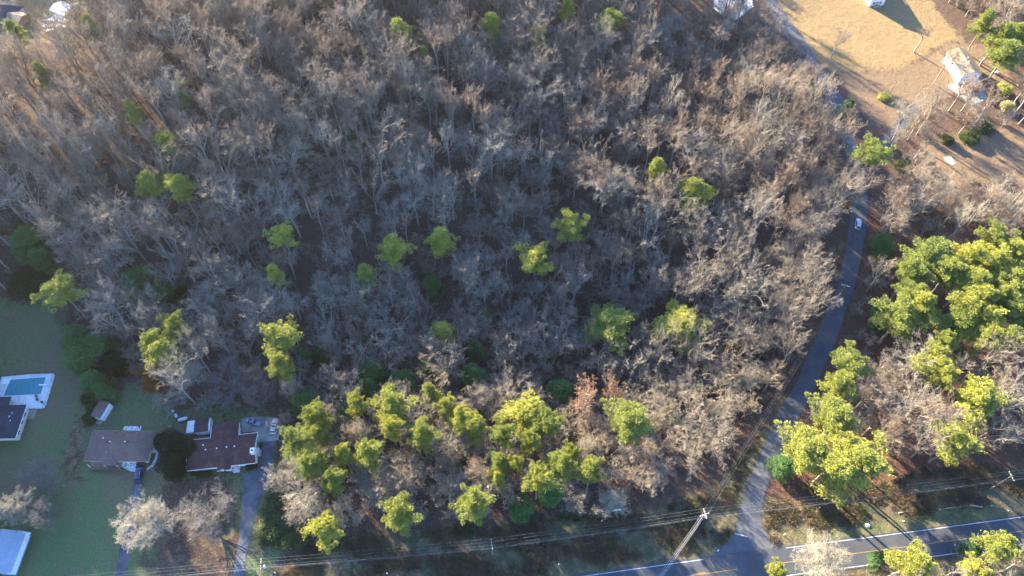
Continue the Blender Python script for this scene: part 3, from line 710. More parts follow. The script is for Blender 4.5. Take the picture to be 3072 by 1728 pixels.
GREEN = [
 (1010,80,31,'tall','tall bright green pine standing alone near the top centre edge'),
 (1237,62,25,'tall','tall pine right of the top centre pine, half hidden by bare trees'),
 (1536,50,28,'round','round yellow green pine at the top edge above the bare slope'),
 (1350,95,16,'round','small pale yellow pine between two larger pines near the top edge'),
 (1425,18,14,'tall','sparse pine touching the top edge among grey bare trees'),
 (1068,145,13,'tall','thin small pine below and right of the bright top centre pine'),
 (228,70,16,'tall','feathery little pine right of the bright yard in the top left'),
 (36,85,20,'tall','feathery pine beside the blue roofed house in the top left corner'),
 (107,190,17,'tall','thin pine below the bright yard in the top left'),
 (338,280,18,'tall','narrow green pine in the upper left of the bare wood'),
 (455,228,12,'tall','small olive pine in the upper left wood, right of the narrow green one'),
 (418,365,22,'round','round bright pine alone in the left wood above the pair of pines'),
 (370,468,26,'round','left pine of the bright pair in the left part of the wood'),
 (455,472,31,'round','right pine of the bright pair in the left part of the wood'),
 (770,248,13,'cedar','small dark evergreen in the upper middle of the bare wood'),
 (888,362,10,'cedar','tiny olive evergreen beside a big forked bare tree'),
 (712,592,31,'round','dense round lit pine in the left centre of the wood'),
 (985,628,32,'round','lit pine with layered crown left of the centre of the wood'),
 (925,690,23,'tall','dark green pine touching the lower left of the layered lit pine'),
 (1105,603,27,'tall','slim lit pine just left of the centre of the wood'),
 (1090,722,22,'cedar','blue green evergreen in shade below the slim lit pine'),
 (1347,652,37,'round','big oval lit pine in the centre of the wood'),
 (1435,572,31,'round','mid green pine up and right of the big oval pine'),
 (1657,430,25,'tall','slender lit pine with bare trunk in the right centre of the wood'),
 (1748,490,35,'round','broad lit pine right of the slender pine in the right centre'),
 (690,690,20,'tall','thin crowned pine with a long leaning trunk below the dense round pine'),
 (153,730,45,'round','large pale lit pine above the corner of the mown lawn on the left'),
 (70,600,40,'cedar','tall blue green evergreen near the left edge of the wood'),
 (100,650,26,'cedar','dark evergreen just below the tall blue green one at the left edge'),
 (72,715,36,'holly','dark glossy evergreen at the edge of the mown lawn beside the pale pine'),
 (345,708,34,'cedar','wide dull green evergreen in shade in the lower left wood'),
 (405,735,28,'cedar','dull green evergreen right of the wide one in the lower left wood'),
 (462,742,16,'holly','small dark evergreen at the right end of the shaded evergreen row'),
 (443,820,27,'round','small lit pine in the lower left wood above the rounder one'),
 (385,862,30,'round','lit half of a twin pine above the orange grass patch'),
 (420,888,34,'round','greener half of a twin pine above the orange grass patch'),
 (190,850,34,'cedar','dark evergreen at the corner of the long left lawn'),
 (205,895,36,'cedar','second dark evergreen down from the lawn corner, against the grass'),
 (250,875,32,'cedar','dark evergreen right of the lawn corner evergreens'),
 (285,915,26,'holly','dark evergreen left of the orange grass patch'),
 (235,960,30,'cedar','bushy evergreen between the pool lawn and the orange grass'),
 (262,985,20,'cedar','small evergreen just above the brown roofed shed'),
 (703,850,41,'round','big mid green pine above the house with the maroon roof'),
 (712,918,25,'round','smaller pine right below the big mid green pine'),
 (765,895,16,'cedar','low dark evergreen right of the big mid green pine'),
 (803,885,14,'cedar','tiny dark evergreen further right of the big mid green pine'),
 (1538,812,50,'round','large mid green pine, left one of the two large pines low in the wood'),
 (1705,805,47,'round','large mid green pine, right one of the two large pines low in the wood'),
 (1220,795,18,'cedar','small blue green evergreen in shade left of the large pine pair'),
 (1112,832,25,'tall','thin dull pine with leaning trunk in the dark lower middle'),
 (1197,882,23,'cedar','dark round evergreen in the dark lower middle'),
 (938,932,32,'cedar','dark evergreen, highest of the three dark ones above the pine row'),
 (925,975,24,'cedar','dark evergreen below the highest dark one above the pine row'),
 (1010,960,28,'cedar','olive evergreen right of the dark ones above the pine row'),
 (1075,922,20,'cedar','small green evergreen with one lit side above the pine row'),
 (1190,948,33,'cedar','broad dull evergreen above the middle of the pine row'),
 (1085,995,22,'tall','narrow dark pine between the crowns at the back of the pine row'),
 (765,1015,27,'cedar','dark evergreen right of the parking pad at the pine row corner'),
 (1405,985,34,'cedar','dark green evergreen behind the tallest crowns of the pine row'),
 (792,1052,28,'round','lit pine at the upper left corner of the pine row'),
 (748,1108,38,'round','leftmost lit pine of the row, beside the parking pad'),
 (805,1088,24,'round','lit pine tucked right of the leftmost pine of the row'),
 (862,1050,26,'cedar','dull green evergreen between the lit crowns at the left of the row'),
 (903,1018,24,'round','small lit pine on the top line of the row, left of the widest crown'),
 (985,1028,42,'round','widest lit pine crown on the top line of the row'),
 (985,1085,26,'round','lit pine directly below the widest crown of the row'),
 (1060,1100,32,'round','greener pine right of the middle gap in the row'),
 (928,1138,33,'round','lit pine in the middle of the row left of the leafless gap'),
 (785,1170,36,'round','lit pine on the left side of the row, second above the verge'),
 (840,1205,27,'round','yellow green pine lower right of the left side pines'),
 (862,1142,22,'round','dull small pine inside the left part of the row'),
 (1003,1300,38,'round','lit pine standing alone by the verge, middle of three'),
 (1185,1265,42,'round','big lit pine by the verge with deep green lower boughs'),
 (815,1322,34,'round','pale lit pine nearest the verge at the bottom left of the row'),
 (1125,1020,26,'round','lit pine left of the twin crowns in the middle of the row'),
 (1162,1048,28,'round','left crown of the twin lit pines in the middle of the row'),
 (1190,1065,30,'round','right crown of the twin lit pines, above two bare trunks'),
 (1322,1028,42,'round','tall lit pine at the top right of the row'),
 (1378,1062,32,'round','lit pine joined to the right of the tall pine of the row'),
 (1268,1093,28,'round','lit pine left of the small single crowns in the right of the row'),
 (1328,1115,26,'round','round single lit crown in the right of the row'),
 (1262,1160,26,'round','lit pine with a forked trunk below the left single crown'),
 (1303,1165,18,'round','small lit pine right of the forked one'),
 (1252,1212,15,'tall','small narrow lit pine above the big verge pine'),
 (1352,1205,32,'round','lit pine in the lower right group of the row'),
 (1418,1172,33,'round','brightest pine in the lower right group of the row'),
 (1487,1190,29,'round','rightmost lit pine of the lower right group of the row'),
 (1440,1140,22,'round','small lit crown on top of the lower right group'),
 (1385,1240,28,'cedar','green evergreen below the lower right group of the row'),
 (1312,1278,26,'cedar','low green evergreen against the verge right of the big verge pine'),
 (1588,1065,46,'round','large lit pine alone right of the pine row among grey trees'),
 (2305,745,34,'round','lit pine between the pale left tip and the broad low pine of the grove'),
 (2365,865,28,'round','small lit pine under the lower middle of the grove'),
 (2430,765,34,'round','lit pine just above the lower middle pine of the grove'),
 (2520,745,34,'round','lit pine between the heart of the grove and the right edge'),
 (2500,600,34,'round','lit pine at the top of the grove, right of the highest one'),
 (2430,640,34,'round','lit pine between the highest pine and the upper right of the grove'),
 (2335,640,50,'round','highest lit pine of the grove beyond the side road'),
 (2290,690,40,'round','pale lit pine at the left tip of the grove beyond the side road'),
 (2385,690,38,'round','lit pine right below the highest one in the grove'),
 (2440,700,40,'round','lit pine in the upper middle of the grove near the right edge'),
 (2500,660,40,'round','lit pine at the upper right of the grove'),
 (2560,640,38,'round','lit pine cut by the right edge at the top of the grove'),
 (2555,700,40,'round','lit pine cut by the right edge below the topmost one'),
 (2480,740,36,'round','lit pine in the heart of the grove near the right edge'),
 (2265,800,52,'round','broad lit pine low on the left side of the grove beside the road'),
 (2330,770,34,'round','darker pine between the broad ones in the grove'),
 (2408,815,42,'round','lit pine in the lower middle of the grove'),
 (2480,800,36,'round','lit pine right of the lower middle pine of the grove'),
 (2555,780,38,'round','lit pine at the right edge in the lower grove'),
 (2540,850,32,'round','small lit pine at the right edge under the grove'),
 (2480,850,28,'round','small lit pine at the foot of the grove'),
 (2218,622,26,'cedar','dark evergreen beside the side road just below the driving car'),
 (2210,800,22,'cedar','dull evergreen by the red ground at the edge of the side road'),
 (2145,925,44,'round','lit pine at the bend of the side road below the striped red ground'),
 (2105,970,34,'round','lit pine just below the one at the road bend'),
 (2345,910,42,'round','lit pine amid pale bare trees right of the road bend'),
 (2375,945,26,'round','darker pine lower right of the one amid pale bare trees'),
 (2455,1000,46,'round','lit pine with a dark side among grey trees near the right edge'),
 (2105,1055,46,'round','lit pine directly above the biggest clump by the junction'),
 (2035,1135,52,'round','left crown of the biggest lit clump by the junction'),
 (2100,1160,56,'round','middle crown of the biggest lit clump by the junction'),
 (2180,1165,52,'round','right crown of the biggest lit clump by the junction'),
 (2140,1125,44,'round','back crown of the biggest lit clump by the junction'),
 (1975,1170,30,'cedar','blue green evergreen leaning over the side road beside the big clump'),
 (2407,1110,47,'round','pale lit pine alone between the big clump and the right edge'),
 (2190,385,40,'round','round green pine over the side road where the driveway leaves it'),
 (2130,272,17,'cedar','small green evergreen at the left edge of the tan field'),
 (2268,418,16,'bush','low green bush right of the round pine over the road'),
 (2535,130,34,'tall','tall green pine behind the white house near the right edge'),
 (2515,90,30,'tall','green pine up and left of the tall one behind the white house'),
 (2480,55,22,'tall','small green pine at the top of the strip behind the white house'),
 (2560,85,24,'tall','green pine cut by the right edge at the top'),
 (2525,225,16,'yellow','bright yellow shrub beside the white house'),
 (2535,268,14,'yellow','yellow shrub below the bright one near the right edge'),
 (2440,345,18,'bush','olive bush at the near edge of the white house yard'),
 (2480,320,18,'bush','olive bush right of the near edge bush by the white house'),
 (2385,350,14,'bush','small green bush at the top of the shaded red clearing'),
 (2285,1422,42,'round','big lit pine across the main road near the bottom edge'),
 (2520,1376,36,'round','spiky lit pine across the main road at the right edge'),
 (2452,1436,30,'round','lit pine cut by the bottom edge right of the big one'),
 (1955,1440,22,'round','small lit pine cut by the bottom edge below the junction'),
 (2215,1405,18,'cedar','dark evergreen left of the big pine across the main road'),
 (2445,1385,20,'cedar','dark evergreen left of the spiky pine across the main road'),
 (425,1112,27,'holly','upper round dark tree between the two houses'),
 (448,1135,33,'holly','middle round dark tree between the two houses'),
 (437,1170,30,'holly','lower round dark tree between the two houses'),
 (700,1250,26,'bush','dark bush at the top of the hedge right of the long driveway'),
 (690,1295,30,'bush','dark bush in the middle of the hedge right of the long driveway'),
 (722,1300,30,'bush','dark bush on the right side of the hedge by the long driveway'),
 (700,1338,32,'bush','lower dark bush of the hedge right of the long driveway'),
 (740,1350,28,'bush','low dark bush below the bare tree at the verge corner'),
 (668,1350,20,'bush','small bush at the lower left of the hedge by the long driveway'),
]
for u, v, r, k, lab in GREEN: place_green(u, v, r, k, lab)
# clipped round shrubs along the front of the maroon-roofed house
for i, (x, y) in enumerate([(1238, 790), (1258, 795), (1280, 798), (1302, 800), (1325, 797), (1348, 790), (1590, 752), (1612, 750), (1634, 742)]):
    u, v = Ac(x, y)
    place_green(u, v, 5.5 if i < 6 else 7, 'bush', 'clipped shrub along the maroon roofed house front, %s from the left' % ['first', 'second', 'third', 'fourth', 'fifth', 'sixth'][i] if i < 6 else 'shrub at the front right corner of the maroon roofed house, %s' % ['left one', 'middle one', 'right one'][i - 6], .6,
                'shrubs along the front wall' if i < 6 else 'shrubs at the front corner', 1.0)
for i, (u, v, r) in enumerate([(245, 1010, 14), (232, 1030, 14), (222, 1055, 13), (215, 1000, 12)]):
    place_green(u, v, r, 'bush', ['green bush between pool lawn and brown shed, nearest the shed roof', 'green bush on the lawn ditch, second from the shed',
                'green bush at the lower end of the lawn ditch', 'green bush at the upper end of the lawn ditch'][i])

def place_bare(u, v, r, protos, label, cat='bare tree', group=None, ch=None, idx=None, name='bare_tree', conv=K):
    u *= conv; v *= conv; r *= conv; i = RG.randrange(len(protos)) if idx is None else idx
    p = protos[i]; H, R = p[2], p[3]
    ch = H * .66 if ch is None else ch; c = W(u, v, ch); rad = float(r / PX(c.x, c.y, c.z)[2])
    o = thing(name, label, cat, (c.x, c.y, tz(c.x, c.y)), RG.uniform(0, 6.28), group)
    s = rad / R; o.scale = (s, s, ch / (H * .66) * RG.uniform(.96, 1.04))
    link('trunk', p[0], o); link('crown', p[1], o)
    taken.append((c.x, c.y, rad * .62)); return o
BARES = [
 (368,1308,70,PALE,0,8.5,'big pale leafless tree spreading over the left driveway, brightest of the lawn'),
 (512,1300,72,DARKB,0,7,'wide dark leafless tree on brown lawn between the two driveways'),
 (578,960,66,DARKB,1,7,'wide grey leafless tree behind the white sided shed'),
 (478,938,38,PALE,1,8,'grey leafless tree between the orange grass and the wide grey tree'),
 (420,1010,42,SMALL,1,4,'low purple grey thicket tree above the propane tanks'),
 (515,1012,26,SMALL,1,4,'small pale brush tree just behind the white sided shed'),
 (655,985,48,DARKB,0,7,'purple grey leafless tree above the parking pad'),
 (735,972,30,PALE,1,9,'pinkish leafless tree right of the parking pad, lit by the sun'),
 (30,1275,42,PALE,1,8,'sunlit leafless tree at the left edge beside the metal roofed barn'),
 (95,1205,58,DARKB,1,6,'dark tangled leafless tree on the left lawn'),
 (100,1290,46,DARKB,0,6,'grey leafless tree above the metal roofed barn'),
 (905,1090,30,PALE,1,12,'pinkish leafless tree caught by sun inside the pine row'),
 (1478,1120,24,PALE,1,9,'small whitish leafless tree right of the pine row'),
 (1130,1165,30,BARE,3,11,'sunlit leafless tree in the middle of the pine row'),
 (1200,1190,32,BARE,3,11,'sunlit leafless tree above the big verge pine'),
 (1025,1210,48,BARE,2,12,'grey leafless tree with long limbs in the gap of the pine row'),
 (865,1265,46,BARE,0,9,'grey leafless tree between two verge pines of the row'),
 (775,1285,44,BARE,4,9,'brown leafless tree at the left end of the verge'),
 (1540,1268,40,PALE,1,6,'pale leafless tree leaning over the verge sign'),
 (2080,1410,68,PALE,0,9,'large pale leafless tree by the main road, cut by the bottom edge'),
 (2440,1425,40,BARE,6,8,'pale leafless tree between pines across the main road'),
 (2130,470,66,BARE,6,15,'big domed leafless tree overhanging the side road above the car'),
 (2400,940,60,BARE,0,14,'pale sunlit leafless tree right of the grove foot'),
 (2190,985,50,BARE,3,14,'fan shaped pale leafless tree between lit pines beside the road'),
 (2310,1000,50,BARE,4,13,'pale branching leafless tree right of the fan shaped one'),
 (2110,100,26,BARE,3,9,'pale leafless tree alone on the green field, lower edge'),
 (2325,85,24,BARE,5,9,'slim pale leafless tree alone in the tan field'),
 (2385,150,30,BARE,1,12,'leafless tree with long shadow beside the white house'),
 (1290,75,30,BARE,5,14,'dark trunked leafless tree right of the second top pine'),
]
for u, v, r, pr, ix, ch, lab in BARES: place_bare(u, v, r, pr, lab, ch=ch, idx=ix)
place_green(1480, 1012, 42, 'rust', 'rusty leaved tree at the right end of the pine row', 11)
place_green(1535, 1000, 26, 'rust', 'smaller rusty leaved tree right of the larger rusty one', 11)

# ------------------------------------------------------------------ the wood: 300 trees of their own, the rest one mass
rgw = np.random.default_rng(5)
def jgrid(step, jit, x0=-320, x1=320, y0=26, y1=430):
    xs = np.arange(x0, x1, step); ys = np.arange(y0, y1, step * .88); P = []
    for j, y in enumerate(ys):
        P.append(np.c_[xs + (step / 2 if j % 2 else 0), np.full(len(xs), y)])
    P = np.concatenate(P); return P + rgw.uniform(-jit, jit, P.shape)
def frame_ok(P, h, l, r, t, b):
    u, v, s = PX(P[:, 0], P[:, 1], terr(P[:, 0], P[:, 1]) + h); return (u > -l) & (u < 3072 + r) & (v > -t) & (v < 1728 + b)
sideR = wpoly([((l[0] + r_[0]) / 2, l[1]) for l, r_ in zip(eL, eR[:len(eL)])])
CLEARED = [LAWN, LAWN2, FIELD, FIELDBROWN, VERGE, VERGE2, YARDTL]
YARDH4 = wpoly([(2780, 130), (2900, 130), (3000, 250), (2960, 330), (2880, 330), (2760, 240)])
FOREST_S = wpoly([(-400, 905), (-100, 900), (110, 900), (180, 920), (210, 1030), (300, 1100), (480, 1130), (520, 1210), (740, 1225), (860, 1250), (850, 1330),
                  (850, 1520), (905, 1600), (1000, 1580), (1350, 1555), (1640, 1525), (1880, 1505), (2040, 1450), (2140, 1380), (2230, 1260), (2330, 1160), (2400, 1050), (2500, 850), (2545, 610),
                  (2520, 450), (2470, 320), (2300, 80), (2260, -120), (2260, -600), (-800, -600), (-900, 500)])
FOREST_R = wpoly([(2620, 560), (2560, 900), (2440, 1200), (2380, 1330), (2400, 1400), (2700, 1385), (3072, 1325), (3500, 1290), (3700, 500), (3500, 150), (3072, 190), (3030, 310), (2800, 350), (2760, 400), (2700, 520)])
FOREST_TR = wpoly([(2800, -50), (2890, 80), (2990, 180), (3500, 200), (3700, -400), (2780, -500)])
STRIPTR = wpoly([(2660, 420), (2730, 350), (2800, 300), (2950, 320), (3072, 330), (3100, 400), (2830, 400), (2740, 440), (2760, 540), (2690, 560)])
def free(P, rad=0.0):
    x, y = P[:, 0], P[:, 1]; ok = np.ones(len(P), bool)
    for c in (CLEARED[:4] + [YARDTL]): ok &= ~inside(c, x, y)
    ok &= ~inside(YARDH4, x, y) & ~inside(CLEAR, x, y)
    T = np.array(taken)
    for tx, ty, tr in T: ok &= np.hypot(x - tx, y - ty) > tr + rad
    for e in (eL, eR):
        L = wpoly(e)
    mid = (resample([Vector((*p, 0)) for p in wpoly(eL)], 160) + resample([Vector((*p, 0)) for p in wpoly(eR)], 160)) / 2
    d = np.min(np.hypot(x[:, None] - mid[None, :, 0], y[:, None] - mid[None, :, 1]), 1); ok &= d > 4.6
    return ok
P = jgrid(7.0, 2.6)
pu, pv, _s = PX(P[:, 0], P[:, 1], terr(P[:, 0], P[:, 1]))
dense = ((pv > 880) & (pv < 1330) & (pu < 2300)) | ((pu > 2300) & (pv > 1150)) | ((pu < 900) & (pv > 640))
P = P[dense | (rgw.random(len(P)) < np.where(pv < 420, .92, .84))]
pu, pv, _s = PX(P[:, 0], P[:, 1], terr(P[:, 0], P[:, 1])); P = P[~((pu > 1900) & (pv < -10))]
x, y = P[:, 0], P[:, 1]
reg = inside(FOREST_S, x, y) | inside(FOREST_R, x, y) | inside(FOREST_TR, x, y) | inside(STRIPTR, x, y)
reg |= (y < 43.5 + .124 * (x - 72) - 4) & (x > 76) & (y > 26)
P = P[reg & frame_ok(P, 10, 330, 160, 420, 160)]
P = P[free(P, .6)]
x, y = P[:, 0], P[:, 1]; n = len(P)
grove = inside(wpoly([(2620, 760), (3300, 760), (3300, 1130), (2700, 1130), (2600, 1000)]), x, y)
keep = ~grove | (rgw.random(n) < .12); P = P[keep]; x, y = P[:, 0], P[:, 1]; n = len(P)
# the strip by the pine row and the corner by the junction are kept lower, the corner for shade
def crown_clear(P, h=13.0):
    cu, cv, cs = PX(P[:, 0], P[:, 1], terr(P[:, 0], P[:, 1]) + h); ok = np.ones(len(P), bool)
    for gu, gv, gr, gk, _l in GREEN:
        if gr >= 14: ok &= np.hypot(cu - gu * K, cv - gv * K) > gr * K * .72 + np.where(gr > 40 and gv < 900, 44, 20)
    rc = (resample([Vector((*p, 0)) for p in eL], 90) + resample([Vector((*p, 0)) for p in eR], 90)) / 2
    d = np.min(np.hypot(cu[:, None] - rc[None, :, 0], cv[:, None] - rc[None, :, 1]), 1)
    ok &= ~((d < np.where(cv < 840, 68, 84)) & (cv > 590))
    ok &= ~((cu > 560) & (cu < 850) & (cv > 1215) & (cv < 1600)) & ~((cu > 395) & (cu < 510) & (cv > 1050) & (cv < 1190))
    ok &= ~inside(np.array([(2520, 900), (2640, 840), (2720, 1000), (2620, 1100), (2470, 1090)]), cu, cv)
    ok &= ~inside(np.array([(-100, -100), (215, -100), (215, 60), (150, 125), (60, 150), (-100, 200)]), cu, cv)
    ok &= ~inside(np.array([(2745, 425), (2900, 395), (3090, 400), (3090, 540), (2900, 560), (2800, 540)]), cu, cv)
    return ok
P = P[crown_clear(P)]; x, y = P[:, 0], P[:, 1]; n = len(P)
low = np.clip(1 - np.abs((PX(x, y, terr(x, y))[1] - 1420) / 230), 0, 1) * (x < 95)
pu_, pv_, _s = PX(x, y, terr(x, y))
core = np.exp(-(((pu_ - 1280) / 760) ** 2 + ((pv_ - 960) / 330) ** 2) ** 2)
hs = rgw.uniform(.80, 1.14, n) * (1 - .45 * low) * (1 - .12 * (x > 115)) * (1.08 - .36 * core * (1 - low)) * (1 - .28 * ((pu_ > 1980) & (pv_ < 330))) * np.where((pu_ > 1580) & (pv_ > 1150) & (pv_ < 1600) & (x < 98), .66, 1) * np.where((pu_ > 1250) & (pv_ > 900) & (pv_ < 1120) & (x < 98), 1.18, 1)  # heights shaped for light: centre and road corner shaded, field edge left sunny
ss = hs ** .6 * rgw.uniform(.80, 1.18, n); ix = rgw.integers(0, len(BARE), n); ix = np.where((pv_ > 850) & (x < 98) & np.isin(ix, [1, 3, 5, 8]), rgw.choice([0, 2, 4, 6, 7], n), ix); ix = np.where((rgw.random(n) < .5) & (pv_ < 500), rgw.choice([1, 3, 5, 8], n), ix); rz = rgw.uniform(0, 6.28, n)  # no brown twigs in the lower wood: grey stands in for blue shade
tilt = rgw.normal(0, .035, (n, 2)); gz = terr(x, y)
H_ = np.array([b[2] for b in BARE])[ix] * hs; R_ = np.array([b[3] for b in BARE])[ix] * ss
u, v, s = PX(x, y, gz + H_ * .7)
size = (R_ * s) * (H_ + R_); size[(u < 40) | (u > 3030) | (v < 40) | (v > 1700)] = 0
order = np.argsort(-size); own = np.zeros(n, bool); own[order[:300 - len(BARES) + 6]] = True
ZONES = [
 (lambda u, v: (u > 2260 - (v - 1100) * .45) and v > 600 and u > 2200, 'bare grey hardwood in the wood right of the side road', 'bare trees right of the side road'),
 (lambda u, v: v > 1500 and u > 2300, 'bare tree south of the main road', 'bare trees across the main road'),
 (lambda u, v: v > 1190 and 850 < u < 1640, 'slim bare tree growing up between the lit pines of the pine row', 'bare trees inside the pine row'),
 (lambda u, v: v > 1080 and u >= 1640, 'pale grey bare tree in the tangled corner between pine row, verge and side road', 'bare trees of the road corner'),
 (lambda u, v: u < 850 and v > 780, 'bare grey tree in the wood behind the lawns and houses', 'bare trees behind the houses'),
 (lambda u, v: u < 850, 'bare grey tree on the wooded slope left of centre', 'bare trees of the left slope'),
 (lambda u, v: v > 900, 'bare grey tree in the shaded hollow just above the pine row', 'bare trees of the hollow'),
 (lambda u, v: True, 'bare grey tree in the middle of the big wood between left slope and side road', 'bare trees of the middle wood')]
LM = [(1010,80,'bright tall pine at the top centre'),(1237,62,'second pine at the top edge'),(1536,50,'yellow green pine at the top right'),(228,70,'feathery pine by the top left yard'),
 (338,280,'narrow green pine of the upper left wood'),(418,365,'lone bright pine of the left wood'),(370,468,'left pine of the bright left pair'),(455,472,'right pine of the bright left pair'),
 (770,248,'dark evergreen of the upper middle wood'),(712,592,'dense round pine of the left centre'),(985,628,'layered pine left of centre'),(1105,603,'slim pine left of centre'),
 (1347,652,'big oval pine in the centre'),(1435,572,'mid green pine right of the oval one'),(1657,430,'slender bare trunked pine'),(1748,490,'broad pine right of the slender one'),
 (690,690,'thin pine with a leaning trunk'),(153,730,'pale pine at the mown lawn corner'),(70,600,'blue green evergreen at the left edge'),(345,708,'wide shaded evergreen low left'),
 (443,820,'small pine above the orange grass'),(400,875,'twin pine above the orange grass'),(703,850,'big pine above the maroon roof'),(1538,812,'left one of the two large low pines'),
 (1705,805,'right one of the two large low pines'),(1112,832,'dull leaning pine in the dark middle'),(938,932,'highest dark evergreen behind the pine row'),(1190,948,'broad dull evergreen behind the pine row'),
 (985,1028,'widest crown of the pine row'),(1322,1028,'tallest pine of the row'),(1588,1065,'lone pine right of the pine row'),(1185,1265,'big pine by the verge'),(815,1322,'pale pine nearest the verge'),
 (1480,1012,'rusty leaved tree'),(1770,1290,'corner utility pole'),(2160,565,'car on the side road'),(2190,385,'round pine over the side road'),(2335,640,'highest pine of the grove'),(2145,925,'pine at the road bend'),
 (2345,910,'pine among pale bare trees'),(2455,1000,'half dark pine near the right edge'),(2100,1150,'biggest lit clump by the junction'),(2407,1110,'pale lone pine above the right verge'),(2440,345,'olive bush by the white house'),
 (1950,1050,'bend of the side road above the junction'),(575,960,'wide grey tree behind the white shed'),(655,1075,'concrete parking pad'),(2420,170,'white house by the tan field'),(2045,60,'top of the side road'),(1350,330,'middle of the upper wood'),(1950,330,'right end of the upper wood'),(1950,700,'wood left of the driving car'),(1400,820,'shaded hollow in the middle'),(560,330,'upper part of the left slope'),(1000,330,'open stand of tall trunks'),(640,470,'middle of the left slope'),(1700,620,'wood right of centre'),(1850,880,'wood left of the road bend'),(560,720,'lower part of the left slope')]
LMA = np.array([(a * K, b * K) for a, b, _ in LM]); RANK = {}
ORD = ['nearest', 'second nearest', 'third nearest', 'fourth nearest', 'fifth nearest', 'sixth nearest', 'seventh nearest', 'eighth nearest', 'ninth nearest', 'tenth nearest', 'eleventh nearest', 'twelfth nearest']
own_i = [int(i) for i in np.where(own)[0]]; dd_ = {}
for i in own_i:
    d = np.hypot(LMA[:, 0] - u[i], LMA[:, 1] - v[i]); j = int(np.argmin(d)); a = math.degrees(math.atan2(-(v[i] - LMA[j, 1]), u[i] - LMA[j, 0])) % 360
    dd_[i] = (j, ['right', 'upper right', 'above', 'upper left', 'left', 'lower left', 'below', 'lower right'][int((a + 22.5) // 45) % 8], float(d[j]))
for i in sorted(own_i, key=lambda i: dd_[i][2]): kk = dd_[i][:2]; RANK.setdefault(kk, []).append(i)
def own_label(i):
    j, dr, _ = dd_[i]; k = RANK[(j, dr)].index(i)
    where = dr if dr in ('above', 'below') else dr + ' of'
    return 'bare tree %s the %s, %s' % (where, LM[j][2], ORD[min(k, 11)])
for i in own_i:
    b = BARE[ix[i]]
    for test, lab, grp in ZONES:
        if test(u[i], v[i]): break
    o = thing('bare_tree', own_label(i), 'bare tree', (x[i], y[i], gz[i]), rz[i], grp)
    o.rotation_euler = (tilt[i, 0], tilt[i, 1], rz[i]); o.scale = (ss[i], ss[i], hs[i])
    link('trunk', b[0], o); link('crown', b[1], o)

def mass(name, pos, rot, scl, idx, meshes, label):
    """countless plants as one object: one point per plant, meshes set on the points"""
    me = bpy.data.meshes.new(name); me.vertices.add(len(pos)); me.vertices.foreach_set('co', np.asarray(pos, np.float32).ravel())
    for nm, tp, dat in (('rot', 'FLOAT_VECTOR', rot), ('scl', 'FLOAT_VECTOR', scl)):
        a = me.attributes.new(nm, tp, 'POINT'); a.data.foreach_set('vector', np.asarray(dat, np.float32).ravel())
    a = me.attributes.new('pick', 'INT', 'POINT'); a.data.foreach_set('value', np.asarray(idx, np.int32))
    o = link(name, me); tag(o, label, kind='stuff')
    col = bpy.data.collections.new(name + '_kinds')
    for k, m_ in enumerate(meshes): col.objects.link(bpy.data.objects.new('%s_%02d' % (name, k), m_))
    ng = bpy.data.node_groups.new(name, 'GeometryNodeTree')
    ng.interface.new_socket('Geometry', in_out='INPUT', socket_type='NodeSocketGeometry'); ng.interface.new_socket('Geometry', in_out='OUTPUT', socket_type='NodeSocketGeometry')
    gi = ng.nodes.new('NodeGroupInput'); go = ng.nodes.new('NodeGroupOutput'); ip = ng.nodes.new('GeometryNodeInstanceOnPoints')
    ci = ng.nodes.new('GeometryNodeCollectionInfo'); ci.inputs['Collection'].default_value = col; ci.inputs['Separate Children'].default_value = True; ci.inputs['Reset Children'].default_value = True
    def att(nm, tp):
        a_ = ng.nodes.new('GeometryNodeInputNamedAttribute'); a_.data_type = tp; a_.inputs['Name'].default_value = nm
        return [q for q in a_.outputs if q.enabled and q.name == 'Attribute'][0]
    ng.links.new(gi.outputs[0], ip.inputs['Points']); ng.links.new(ci.outputs[0], ip.inputs['Instance'])
    ip.inputs['Pick Instance'].default_value = True
    ng.links.new(att('pick', 'INT'), ip.inputs['Instance Index']); ng.links.new(att('rot', 'FLOAT_VECTOR'), ip.inputs['Rotation'])
    ng.links.new(att('scl', 'FLOAT_VECTOR'), ip.inputs['Scale']); ng.links.new(ip.outputs[0], go.inputs[0])
    md = o.modifiers.new('plants', 'NODES'); md.node_group = ng
    return o
q = ~own
mass('bare_wood', np.c_[x, y, gz][q], np.c_[tilt, rz][q], np.c_[ss, ss, hs][q], ix[q], BARE_ALL, 'grey brown leafless wood covering the slopes')
print('bare trees', n, 'own', own.sum())
# saplings and thicket under the trees
P = jgrid(4.4, 2.2)
reg = inside(FOREST_S, P[:, 0], P[:, 1]) | inside(FOREST_R, P[:, 0], P[:, 1]) | inside(FOREST_TR, P[:, 0], P[:, 1]) | inside(STRIPTR, P[:, 0], P[:, 1])
P = P[reg & frame_ok(P, 3, 120, 120, 120, 120)]; P = P[free(P, -.8)]
ru, rv, _s = PX(P[:, 0], P[:, 1], terr(P[:, 0], P[:, 1])); inrow = (rv > 1210) & (ru > 840) & (ru < 2330)
P = P[(rgw.random(len(P)) < .5) | inrow]; inrow = (PX(P[:, 0], P[:, 1], terr(P[:, 0], P[:, 1]))[1] > 1210) & (P[:, 0] < 95); m_ = len(P); sc_ = rgw.uniform(.45, 1.15, m_) * (1 + .55 * inrow)
mass('undergrowth', np.c_[P, terr(P[:, 0], P[:, 1])], np.c_[np.zeros((m_, 2)), rgw.uniform(0, 6.28, m_)], np.c_[sc_, sc_, sc_ * rgw.uniform(.7, 1.1, m_)],
     rgw.integers(0, 3, m_), [s_[4] for s_ in SMALL], 'thin leafless saplings and thicket under the wood')
print('saplings', m_)
